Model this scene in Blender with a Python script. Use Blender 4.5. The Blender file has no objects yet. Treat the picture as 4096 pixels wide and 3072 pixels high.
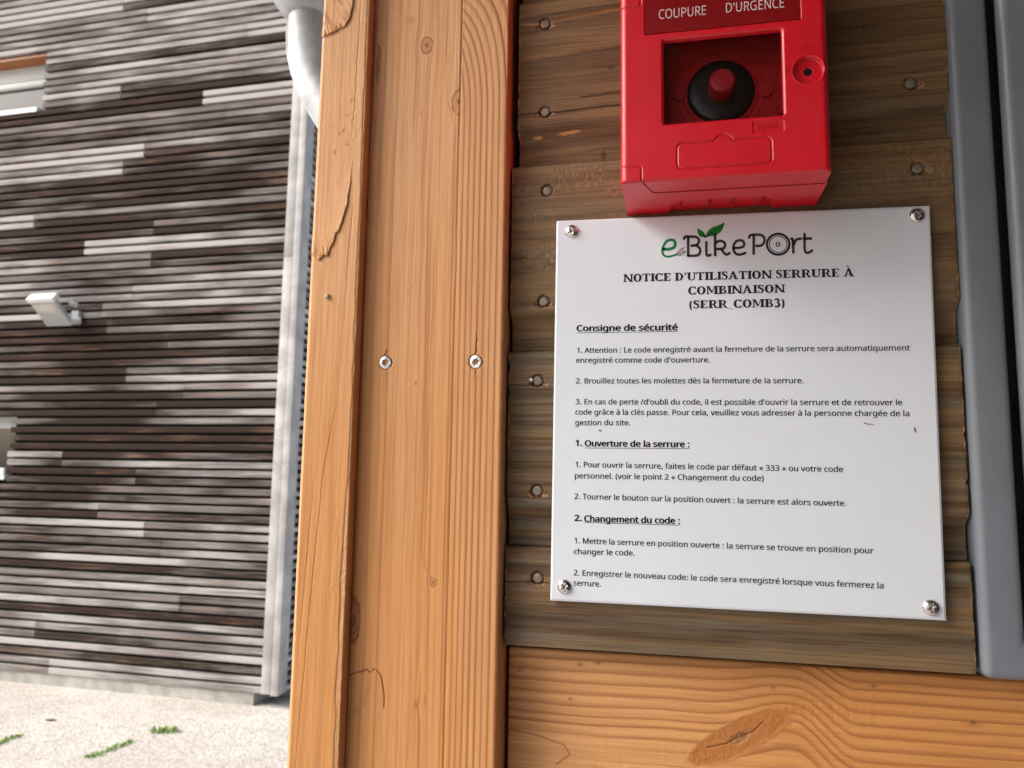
import bpy, bmesh, math, random
import numpy as np
from mathutils import Vector, Matrix
R = math.radians
scene = bpy.context.scene
COL = scene.collection

# ------------------------------------------------------------------ camera
CAM = np.array([0.0, -0.5, 1.5])          # wall plane is Y = 0, ground about Z = 0
FPX = 3040.0                              # focal length in pixels of the 4096 px wide photograph
def cam_axes(yaw, pitch, roll):
    cy, sy, cp, sp = math.cos(yaw), math.sin(yaw), math.cos(pitch), math.sin(pitch)
    f = np.array([-sy*cp, cy*cp, sp]); r = np.array([cy, sy, 0.0]); u = np.cross(r, f)
    cr, sr = math.cos(roll), math.sin(roll)
    r2 = cr*r + sr*u; u2 = -sr*r + cr*u
    return r2, u2, f
AX_R, AX_U, AX_F = cam_axes(R(11.931), R(6.825), R(0.923))
cam_d = bpy.data.cameras.new('camera'); cam = bpy.data.objects.new('camera', cam_d); COL.objects.link(cam)
cam.matrix_world = Matrix(((AX_R[0], AX_U[0], -AX_F[0], CAM[0]), (AX_R[1], AX_U[1], -AX_F[1], CAM[1]),
                           (AX_R[2], AX_U[2], -AX_F[2], CAM[2]), (0, 0, 0, 1)))
cam_d.sensor_width = 36; cam_d.lens = 36*FPX/4096
cam_d.clip_start = 0.02; cam_d.clip_end = 500
cam_d.dof.use_dof = True; cam_d.dof.focus_distance = 0.515; cam_d.dof.aperture_fstop = 15
scene.camera = cam

# ------------------------------------------------------------------ sky, sun, exposure
SUN_EL, SUN_AZ = R(40), R(244)            # azimuth clockwise from +Y: the sun stands to the left, veiled
w = bpy.data.worlds.new('World'); scene.world = w; w.use_nodes = True
nt = w.node_tree; bg = nt.nodes['Background']
sky = nt.nodes.new('ShaderNodeTexSky'); sky.sky_type = 'NISHITA'; sky.sun_disc = False
sky.sun_elevation = SUN_EL; sky.sun_rotation = SUN_AZ; sky.air_density = 1.0; sky.dust_density = 4.0; sky.ozone_density = 1.0
hs = nt.nodes.new('ShaderNodeHueSaturation'); hs.inputs['Saturation'].default_value = 0.85
nt.links.new(sky.outputs[0], hs.inputs['Color']); nt.links.new(hs.outputs[0], bg.inputs['Color'])
bg.inputs['Strength'].default_value = 0.10
sd = bpy.data.lights.new('sun', 'SUN'); sd.energy = 1.5; sd.angle = R(36); sd.color = (1.0, 0.985, 0.965)
so = bpy.data.objects.new('sun', sd); COL.objects.link(so)
sdir = Vector((math.sin(SUN_AZ)*math.cos(SUN_EL), math.cos(SUN_AZ)*math.cos(SUN_EL), math.sin(SUN_EL)))
so.rotation_euler = sdir.to_track_quat('Z', 'Y').to_euler(); so.location = (-5, 0, 8)
scene.view_settings.view_transform = 'Standard'; scene.view_settings.look = 'None'
scene.view_settings.exposure = 1.18; scene.view_settings.gamma = 1.0
scene.render.engine = 'CYCLES'
scene.cycles.max_bounces = 8; scene.cycles.diffuse_bounces = 5; scene.cycles.use_denoising = True

# ------------------------------------------------------------------ helpers: pixels of the photo -> points on a plane
def ray(px, py): return (px-2048)*AX_R - (py-1536)*AX_U + FPX*AX_F
def at(px, py, Y=0.0):
    d = ray(px, py); return CAM + d*(Y-CAM[1])/d[1]
def atz(px, py, z):
    d = ray(px, py); return CAM + d*(z-CAM[2])/d[2]

# ------------------------------------------------------------------ helpers: objects
def tag(o, label=None, cat=None, group=None, kind=None):
    if label: o['label'] = label
    if cat: o['category'] = cat
    if group: o['group'] = group
    if kind: o['kind'] = kind
    return o
def empty(name, loc=(0, 0, 0), rz=0.0):
    o = bpy.data.objects.new(name, None); COL.objects.link(o); o.empty_display_size = 0.05
    o.location = loc; o.rotation_euler = (0, 0, rz); return o
def link(name, me, mat, parent=None):
    o = bpy.data.objects.new(name, me); COL.objects.link(o)
    if mat: me.materials.append(mat)
    if parent: o.parent = parent
    return o
class MB:
    """collects vertices and faces of ONE mesh"""
    def __init__(s): s.v = []; s.f = []; s.c = []; s.smooth = set()
    def add(s, vs, fs, col=None, smooth=False):
        n = len(s.v); k = len(s.f)
        s.v += [tuple(float(c) for c in p) for p in vs]; s.f += [tuple(i+n for i in f) for f in fs]
        if smooth: s.smooth.update(range(k, k+len(fs)))
        if col is not None:
            s.c += list(col) if isinstance(col, list) else [col]*len(vs)
        return s
    def box(s, x0, x1, y0, y1, z0, z1, col=None):
        return s.add([(x0,y0,z0),(x1,y0,z0),(x1,y1,z0),(x0,y1,z0),(x0,y0,z1),(x1,y0,z1),(x1,y1,z1),(x0,y1,z1)],
                     [(0,3,2,1),(4,5,6,7),(0,1,5,4),(1,2,6,5),(2,3,7,6),(3,0,4,7)], col)
    def prism(s, pts, y0, y1):
        """outline (x,z), counter-clockwise seen from -Y, pushed from y0 (front) to y1 (back)"""
        n = len(pts)
        vs = [(p[0], y0, p[1]) for p in pts] + [(p[0], y1, p[1]) for p in pts]
        fs = [tuple(range(n)), tuple(range(2*n-1, n-1, -1))]
        fs += [(i, i+n, (i+1) % n+n, (i+1) % n) for i in range(n)]
        return s.add(vs, fs)
    def tube(s, path, rad, seg=24, caps=True):
        P = [Vector(p) for p in path]; n = len(P)
        rad = rad if isinstance(rad, (list, tuple)) else [rad]*n
        T = [(P[min(i+1, n-1)]-P[max(i-1, 0)]).normalized() for i in range(n)]
        ref = Vector((0, 1, 0)) if abs(T[0].y) < .9 else Vector((1, 0, 0))
        vs = []; fs = []
        for i in range(n):
            a = T[i].cross(ref).normalized(); b = a.cross(T[i]).normalized()
            for k in range(seg):
                t = 2*math.pi*k/seg; vs.append(P[i]+a*rad[i]*math.cos(t)+b*rad[i]*math.sin(t))
        for i in range(n-1):
            for k in range(seg):
                fs.append((i*seg+k, (i+1)*seg+k, (i+1)*seg+(k+1) % seg, i*seg+(k+1) % seg))
        s.add(vs, fs, smooth=True)
        if caps:
            s.add(vs[:seg], [tuple(range(seg))]); s.add(vs[-seg:], [tuple(range(seg-1, -1, -1))])
        return s
    def lathe(s, prof, cx, y0, cz, seg=48):
        """profile (radius, y) turned about the Y axis through (cx, cz); first point is the front"""
        vs = []; fs = []
        for r, y in prof:
            for k in range(seg):
                t = 2*math.pi*k/seg; vs.append((cx+r*math.cos(t), y0+y, cz+r*math.sin(t)))
        for i in range(len(prof)-1):
            for k in range(seg):
                fs.append((i*seg+k, i*seg+(k+1) % seg, (i+1)*seg+(k+1) % seg, (i+1)*seg+k))
        s.add(vs, fs, smooth=True)
        if prof[0][0] > 0: s.add(vs[:seg], [tuple(range(seg-1, -1, -1))])
        return s
    def build(s, name, mat, parent=None, bevel=0, seg=2):
        me = bpy.data.meshes.new(name); me.from_pydata(s.v, [], s.f)
        if s.c:
            a = me.color_attributes.new('tone', 'FLOAT_COLOR', 'POINT')
            a.data.foreach_set('color', np.array(s.c, np.float32).ravel())
        if s.smooth:
            me.polygons.foreach_set('use_smooth', [i in s.smooth for i in range(len(s.f))])
        me.validate(); me.update()
        if bevel:
            b = bmesh.new(); b.from_mesh(me); bmesh.ops.remove_doubles(b, verts=b.verts, dist=1e-6)
            bmesh.ops.recalc_face_normals(b, faces=b.faces)
            es = [e for e in b.edges if len(e.link_faces) == 2 and e.calc_face_angle(0) > 0.5]
            r = bmesh.ops.bevel(b, geom=es, offset=bevel, segments=seg, profile=0.5, affect='EDGES', clamp_overlap=True)
            for f in b.faces: f.smooth = True
            b.to_mesh(me); b.free()
            me.set_sharp_from_angle(angle=R(35))
        return link(name, me, mat, parent)

# ------------------------------------------------------------------ helpers: noise in numpy
def _h(xi, yi, seed):
    h = (xi*374761393 + yi*668265263 + seed*1446651) & 0xffffffff
    h = ((h ^ (h >> 13))*1274126177) & 0xffffffff
    return ((h ^ (h >> 16)) & 0xffffff)/float(0xffffff)
def vn(x, y, seed=0):
    x = np.asarray(x, float); y = np.asarray(y, float)+0*x
    xi = np.floor(x).astype(np.int64); yi = np.floor(y).astype(np.int64); fx = x-xi; fy = y-yi
    fx = fx*fx*(3-2*fx); fy = fy*fy*(3-2*fy)
    a = _h(xi, yi, seed); b = _h(xi+1, yi, seed); c = _h(xi, yi+1, seed); d = _h(xi+1, yi+1, seed)
    return (a+(b-a)*fx)*(1-fy)+(c+(d-c)*fx)*fy
def fbm(x, y, seed=0, octv=4):
    t = 0; amp = 0.5; s = 0
    for k in range(octv):
        t = t+amp*vn(x*2**k+17.3*k, y*2**k+5.1*k, seed+k); s += amp; amp *= .5
    return t/s
def sstep(a, b, x):
    t = np.clip((x-a)/(b-a), 0, 1); return t*t*(3-2*t)
def segdist(X, Z, pts):
    """distance to a polyline and the position 0..1 along it"""
    best = np.full(X.shape, 1e9); par = np.zeros(X.shape); n = len(pts)-1
    for i in range(n):
        (x0, z0), (x1, z1) = pts[i], pts[i+1]; dx, dz = x1-x0, z1-z0; L = dx*dx+dz*dz+1e-12
        t = np.clip(((X-x0)*dx+(Z-z0)*dz)/L, 0, 1); d = np.hypot(X-x0-t*dx, Z-z0-t*dz)
        m = d < best; best = np.where(m, d, best); par = np.where(m, (i+t)/n, par)
    return best, par
def inpoly(X, Z, pts):
    r = np.zeros(X.shape, bool); n = len(pts)
    for i in range(n):
        (x0, z0), (x1, z1) = pts[i], pts[(i+1) % n]
        c = ((z0 > Z) != (z1 > Z)) & (X < (x1-x0)*(Z-z0)/(z1-z0+1e-12)+x0)
        r ^= c
    return r
def rings(f, seed, sharp=.92):
    """growth rings from a field measured in ring widths: slow rise to dark late wood, then a sharp drop"""
    f = f+.9*vn(f*.35, 0*f, seed)
    i = np.floor(f); t = f-i
    late = sstep(.35, sharp, t)**1.6*(1-sstep(sharp, 1.0, t))
    return late*(.45+.55*_h(i.astype(np.int64), 0*i.astype(np.int64), seed+9))
def knotflow(U, V, ku, kv, ru, rv, power=1.3, sign=1.0):
    """grain lines (constant U) flow round a knot of half-width ru and half-length rv"""
    d = ((U-ku)/ru)**2+((V-kv)/rv)**2
    return (U-ku)*(1/np.maximum(d, 1.0)**power)*np.where(d < 1, 0.9, 0.9), d

def relief(name, x0, x1, zs, nx, yf, depth, fn, mat, parent, edge=0.0, skip=None):
    """a board front as a fine grid whose real relief and wood pattern come from fn(Xmm, Zmm) -> height mm, late, tone, torn, dark.
       x0, x1: arrays (metres) per row for the sawn ends"""
    nz = len(zs); s = np.linspace(0, 1, nx)
    X = x0[:, None]*(1-s)[None, :]+x1[:, None]*s[None, :]; Z = np.repeat(zs[:, None], nx, 1)
    h, a = fn(X*1000, Z*1000)
    if edge > 0:
        for e in (X-x0[:, None], x1[:, None]-X, Z-zs[0], zs[-1]-Z):
            k = np.clip(edge-e, 0, edge); h = h-1000*(edge-np.sqrt(np.maximum(edge*edge-k*k, 0)))
    Y = yf-h/1000
    v = np.stack([X, Y, Z], -1).reshape(-1, 3)
    idx = np.arange(nz*nx).reshape(nz, nx)
    q = np.stack([idx[:-1, :-1], idx[:-1, 1:], idx[1:, 1:], idx[1:, :-1]], -1).reshape(-1, 4)
    if skip is not None:
        cx = (X[:-1, :-1]+X[1:, 1:])/2; cz = (Z[:-1, :-1]+Z[1:, 1:])/2
        q = q[~skip(cx*1000, cz*1000).ravel()]
    # skirt down to the back
    ring = np.concatenate([idx[0, :], idx[1:, -1], idx[-1, -2::-1], idx[-2:0:-1, 0]])
    n0 = len(v); top = v[ring]; bot = top.copy(); bot[:, 1] = yf+depth
    m = len(ring); v = np.concatenate([v, top, bot])
    i = np.arange(m); j = (i+1) % m
    sk = np.stack([n0+j, n0+i, n0+m+i, n0+m+j], -1)
    col = np.stack([c+0*X for c in a], -1).reshape(-1, 4)
    tc = col[ring].copy(); tc[:, 0] *= .3; tc[:, 1] = .3; tc[:, 2] *= .5
    col = np.concatenate([col, tc, tc]).astype(np.float32)
    f = np.concatenate([q, sk]); back = n0+m+np.arange(m)[::-1]
    me = bpy.data.meshes.new(name)
    me.vertices.add(len(v)); me.vertices.foreach_set('co', v.astype(np.float32).ravel())
    me.loops.add(4*len(f)); me.loops.foreach_set('vertex_index', f.astype(np.int32).ravel())
    me.polygons.add(len(f)); me.polygons.foreach_set('loop_start', np.arange(0, 4*len(f), 4, dtype=np.int32))
    sm = np.zeros(len(f), bool); sm[:len(q)] = True
    me.update(calc_edges=True)
    me.polygons.foreach_set('use_smooth', sm)
    at_ = me.color_attributes.new('wood', 'FLOAT_COLOR', 'POINT'); at_.data.foreach_set('color', col.ravel())
    me.update()
    return link(name, me, mat, parent)

# ------------------------------------------------------------------ helpers: materials
class NT:
    def __init__(s, name):
        s.m = bpy.data.materials.new(name); s.m.use_nodes = True; s.t = s.m.node_tree
        s.b = s.t.nodes['Principled BSDF']; s.out = s.t.nodes['Material Output']
    def n(s, t, **k):
        o = s.t.nodes.new(t)
        for a, b in k.items(): setattr(o, a, b)
        return o
    def put(s, sock, v):
        if isinstance(v, bpy.types.NodeSocket): s.t.links.new(v, sock)
        elif v is not None:
            if isinstance(v, (tuple, list)) and len(v) == 3 and sock.type == 'RGBA': v = (*v, 1)
            sock.default_value = v
    def math(s, op, a, b=None, c=None, clamp=False):
        o = s.n('ShaderNodeMath', operation=op, use_clamp=clamp)
        for i, v in enumerate((a, b, c)):
            if v is not None: s.put(o.inputs[i], v)
        return o.outputs[0]
    def ramp(s, v, a, b, lo=0.0, hi=1.0):
        o = s.n('ShaderNodeMapRange', interpolation_type='SMOOTHSTEP')
        s.put(o.inputs[0], v); o.inputs[1].default_value = a; o.inputs[2].default_value = b
        o.inputs[3].default_value = lo; o.inputs[4].default_value = hi
        return o.outputs[0]
    def mix(s, f, a, b, mode='MIX'):
        o = s.n('ShaderNodeMix', data_type='RGBA', blend_type=mode)
        s.put(o.inputs[0], f); s.put(o.inputs[6], a); s.put(o.inputs[7], b); return o.outputs[2]
    def pos(s, scale=(1, 1, 1), obj=False):
        if obj: p = s.n('ShaderNodeTexCoord').outputs['Object']
        else: p = s.n('ShaderNodeNewGeometry').outputs['Position']
        o = s.n('ShaderNodeMapping'); o.inputs['Scale'].default_value = scale; s.t.links.new(p, o.inputs[0]); return o.outputs[0]
    def noise(s, vec, scale=1.0, detail=4, rough=.55):
        o = s.n('ShaderNodeTexNoise'); s.put(o.inputs['Vector'], vec); o.inputs['Scale'].default_value = scale
        o.inputs['Detail'].default_value = detail; o.inputs['Roughness'].default_value = rough; return o.outputs[0]
    def vor(s, vec, scale=1.0, out='Distance'):
        o = s.n('ShaderNodeTexVoronoi'); s.put(o.inputs['Vector'], vec); o.inputs['Scale'].default_value = scale; return o.outputs[out]
    def attr(s, name):
        a = s.n('ShaderNodeAttribute', attribute_name=name); sp = s.n('ShaderNodeSeparateColor')
        s.t.links.new(a.outputs['Color'], sp.inputs[0]); return sp.outputs[0], sp.outputs[1], sp.outputs[2], a.outputs['Alpha']
    def bump(s, h, strength=.3, dist=.001):
        o = s.n('ShaderNodeBump'); o.inputs['Strength'].default_value = strength; o.inputs['Distance'].default_value = dist
        s.put(o.inputs['Height'], h); s.t.links.new(o.outputs[0], s.b.inputs['Normal'])
    def done(s, base=None, rough=.6, spec=.4, metal=0.0):
        s.put(s.b.inputs['Base Color'], base); s.put(s.b.inputs['Roughness'], rough)
        s.put(s.b.inputs['Specular IOR Level'], spec); s.put(s.b.inputs['Metallic'], metal); return s.m

def pine(name, pale, warm, late, torn, dark, fibre):
    k = NT(name); L, T, B, D = k.attr('wood')
    n1 = k.noise(k.pos(fibre), 1.0, 5, .6)
    n2 = k.noise(k.pos(tuple(f*.12 for f in fibre)), 1.0, 3)
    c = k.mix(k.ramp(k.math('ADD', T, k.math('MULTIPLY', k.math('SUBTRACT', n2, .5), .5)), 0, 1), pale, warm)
    c = k.mix(L, c, late)
    c = k.mix(k.ramp(n1, .36, .72, 0, .34), c, late)
    c = k.mix(B, c, torn); c = k.mix(D, c, dark)
    k.bump(n1, .25, .0006)
    return k.done(c, k.ramp(n1, .2, .8, .52, .7), .35)
M = {}
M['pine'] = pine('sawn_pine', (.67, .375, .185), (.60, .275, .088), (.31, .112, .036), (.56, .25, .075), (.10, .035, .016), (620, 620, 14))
M['rail'] = pine('rail_pine', (.70, .375, .155), (.60, .265, .078), (.31, .105, .03), (.42, .155, .04), (.10, .035, .016), (14, 620, 620))
M['plank'] = pine('weathered_pine', (.235, .138, .060), (.172, .143, .098), (.068, .035, .014), (.62, .32, .125), (.012, .007, .004), (18, 560, 560))

def slat_mat(name, light, dark, hi):
    k = NT(name); T, S, G, _ = k.attr('tone')
    v = k.pos((2.2, 2.2, 60), obj=True); a = k.noise(v, 1.0, 5, .62)
    fine = k.noise(k.pos((9, 9, 420), obj=True), 1.0, 4, .6)
    patch = k.noise(k.pos((1.5, 1.5, 1.9), obj=True), 1.0, 3)
    t = k.math('ADD', T, k.math('MULTIPLY', k.math('SUBTRACT', a, .5), 1.0))
    t = k.math('ADD', t, k.math('MULTIPLY', k.math('SUBTRACT', patch, .5), .55))
    t = k.math('ADD', t, k.math('MULTIPLY', k.math('SUBTRACT', fine, .5), .35))
    c = k.mix(k.ramp(t, .55, .95), k.mix(k.ramp(t, .18, .58), dark, tuple(.30*a+.70*b for a, b in zip(light, (.06, .04, .032)))), light)
    c = k.mix(k.math('MULTIPLY', S, k.ramp(a, .45, .7)), c, (.26, .14, .085))
    c = k.mix(k.math('MULTIPLY', G, k.ramp(fine, .5, .75, 0, .5)), c, (.34, .36, .22))
    k.bump(fine, .4, .002)
    return k.done(c, .85, .15)
M['slat'] = slat_mat('weathered_slats', (.455, .425, .405), (.036, .022, .0165), 1)
M['side'] = slat_mat('side_slats', (.62, .60, .58), (.26, .245, .23), 1)
def plain(name, col, rough=.5, spec=.5, metal=0.0, var=.12, scale=40, bump=0.0, bscale=900):
    k = NT(name); a = k.noise(k.pos(), scale, 4)
    c = k.mix(k.ramp(a, .3, .7, 0, 1), tuple(x*(1-var) for x in col), tuple(min(1, x*(1+var)) for x in col))
    if bump: k.bump(k.noise(k.pos(), bscale, 3), bump, .0004)
    r = k.noise(k.pos(), scale*.35+3, 5, .65)
    return k.done(c, k.ramp(r, .3, .7, rough*.85, min(1, rough*1.18)), spec, metal)
M['corner'] = plain('weathered_corner_board', (.46, .445, .425), .6, .3, var=.22, scale=6, bump=.3, bscale=60)
M['membrane'] = plain('black_membrane', (.012, .011, .01), .8, .2)
M['concrete'] = plain('plinth_concrete', (.42, .41, .37), .85, .2, var=.2, scale=9)
M['lintel'] = plain('stained_lintel', (.30, .115, .045), .6, .3, var=.15, scale=12)
M['upvc'] = plain('pale_window_frame', (.56, .57, .53), .4, .5, var=.04)
M['white'] = plain('white_metal', (.80, .80, .78), .45, .5, var=.05, scale=20)
M['glass_dark'] = plain('window_glass', (.012, .015, .02), .03, .8, var=.1, scale=2)
M['glass_dark'].node_tree.nodes['Principled BSDF'].inputs['IOR'].default_value = 1.62
M['zinc'] = plain('galvanised_steel', (.50, .525, .55), .5, .4, .15, .25, 14)
M['lamp_grey'] = plain('lamp_housing', (.40, .41, .41), .5, .4, var=.08)
M['lamp_glass'] = plain('lamp_glass', (.52, .50, .46), .15, .5, var=.1, scale=12)
M['roof'] = plain('shade_boards', (.13, .08, .045), .7, .2, var=.3, scale=6)
M['black'] = plain('black_plastic', (.012, .012, .013), .32, .5, var=.1, bump=.1)
M['ink'] = plain('printed_ink', (.012, .012, .016), .5, .3, var=.05)
M['logo_ink'] = plain('logo_ink', (.045, .032, .035), .5, .3, var=.05)
M['green_ink'] = plain('green_ink', (.0, .20, .052), .5, .3, var=.05)
M['leaf_ink'] = plain('leaf_ink', (.004, .19, .018), .5, .3, var=.05)
M['leaf_dark'] = plain('dark_leaf_ink', (.002, .085, .008), .5, .3, var=.05)
M['plug_ink'] = plain('plug_ink', (.42, .42, .45), .5, .3, var=.05)
M['plug_dark'] = plain('plug_dark_ink', (.30, .30, .33), .5, .3, var=.05)
M['prong_ink'] = plain('prong_ink', (.65, .30, .17), .5, .3, var=.05)
M['label_ink'] = plain('label_lettering', (.68, .55, .55), .5, .3, var=.05)
M['red'] = plain('red_plastic', (.60, .008, .02), .34, .6, var=.05, scale=60, bump=.12, bscale=2600)
M['red_dark'] = plain('dark_red_label_and_seam_shade', (.22, .004, .006), .3, .5, var=.05)
M['red_inner'] = plain('inner_red_plastic', (.62, .012, .018), .45, .4, var=.05)
M['red_button'] = plain('button_red', (.70, .025, .045), .4, .45, var=.05, bump=.08)
M['hole'] = plain('key_hole', (.01, .002, .002), .6, .2)
M['cabinet'] = plain('grey_powder_coat', (.165, .185, .212), .36, .5, var=.04, scale=30, bump=.22, bscale=1500)
M['screw'] = plain('stainless_steel', (.62, .60, .58), .24, .5, 1.0, .12, 500)
M['zinc_screw'] = plain('zinc_plated_screw', (.62, .63, .63), .32, .5, 1.0, .12, 500)
M['nail'] = plain('dull_nail', (.25, .215, .165), .55, .4, .15, .2, 400)
M['socket'] = plain('screw_socket', (.03, .026, .025), .4, .5, .3)
M['pebble'] = plain('dried_resin_bead', (.42, .36, .22), .6, .3, var=.2, scale=600)

def sign_mat():
    k = NT('white_laminated_sheet'); n = k.noise(k.pos(), 900, 3); big = k.noise(k.pos((30, 30, 30)), 1.0, 3)
    c = k.mix(k.ramp(big, .3, .7), (.685, .725, .79), (.70, .74, .80))
    dots = k.vor(k.pos(), 55); keep = k.ramp(k.noise(k.pos(), 31, 1), .60, .66)
    c = k.mix(k.math('MULTIPLY', k.ramp(dots, .015, .03, .55, 0), keep), c, (.2, .17, .15))
    k.bump(n, .06, .0003); return k.done(c, .33, .45)
M['sheet'] = sign_mat()
M['smear'] = plain('dirt_smear', (.20, .13, .11), .8, .1, var=.3, scale=900)
def pane_mat():
    k = NT('clear_pane'); g = k.n('ShaderNodeBsdfGlossy'); g.inputs['Roughness'].default_value = .06
    t = k.n('ShaderNodeBsdfTransparent'); t.inputs['Color'].default_value = (.98, .97, .97, 1)
    fr = k.n('ShaderNodeFresnel'); fr.inputs['IOR'].default_value = 1.45; mx = k.n('ShaderNodeMixShader')
    k.t.links.new(fr.outputs[0], mx.inputs[0]); k.t.links.new(t.outputs[0], mx.inputs[1]); k.t.links.new(g.outputs[0], mx.inputs[2])
    k.t.links.new(mx.outputs[0], k.out.inputs[0]); return k.m
M['pane'] = pane_mat()
def ground_mat():
    k = NT('washed_concrete'); p = k.pos()
    st = k.vor(p, 95, 'Color'); sp = k.n('ShaderNodeSeparateColor'); k.t.links.new(st, sp.inputs[0])
    big = k.noise(p, 1.3, 4); mid = k.noise(p, 16, 4)
    c = k.mix(k.ramp(big, .3, .7), (.62, .565, .50), (.77, .715, .64))
    c = k.mix(k.ramp(sp.outputs[0], .35, 1.0, 0, .6), c, (.27, .22, .18))
    c = k.mix(k.ramp(mid, .5, .75, 0, .35), c, (.33, .29, .25))
    k.bump(k.vor(p, 95), .6, .006); return k.done(c, .85, .2)
M['ground'] = ground_mat()
def grass_mat():
    k = NT('grass_blades'); n = k.noise(k.pos(), 40, 3)
    return k.done(k.mix(k.ramp(n, .3, .7), (.22, .40, .10), (.40, .50, .18)), .6, .3)
M['grass'] = grass_mat()
def moss_mat():
    k = NT('yellow_moss'); n = k.noise(k.pos(), 60, 3)
    return k.done(k.mix(k.ramp(n, .3, .7), (.19, .16, .045), (.30, .25, .09)), .8, .2)
M['moss'] = moss_mat()

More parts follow.
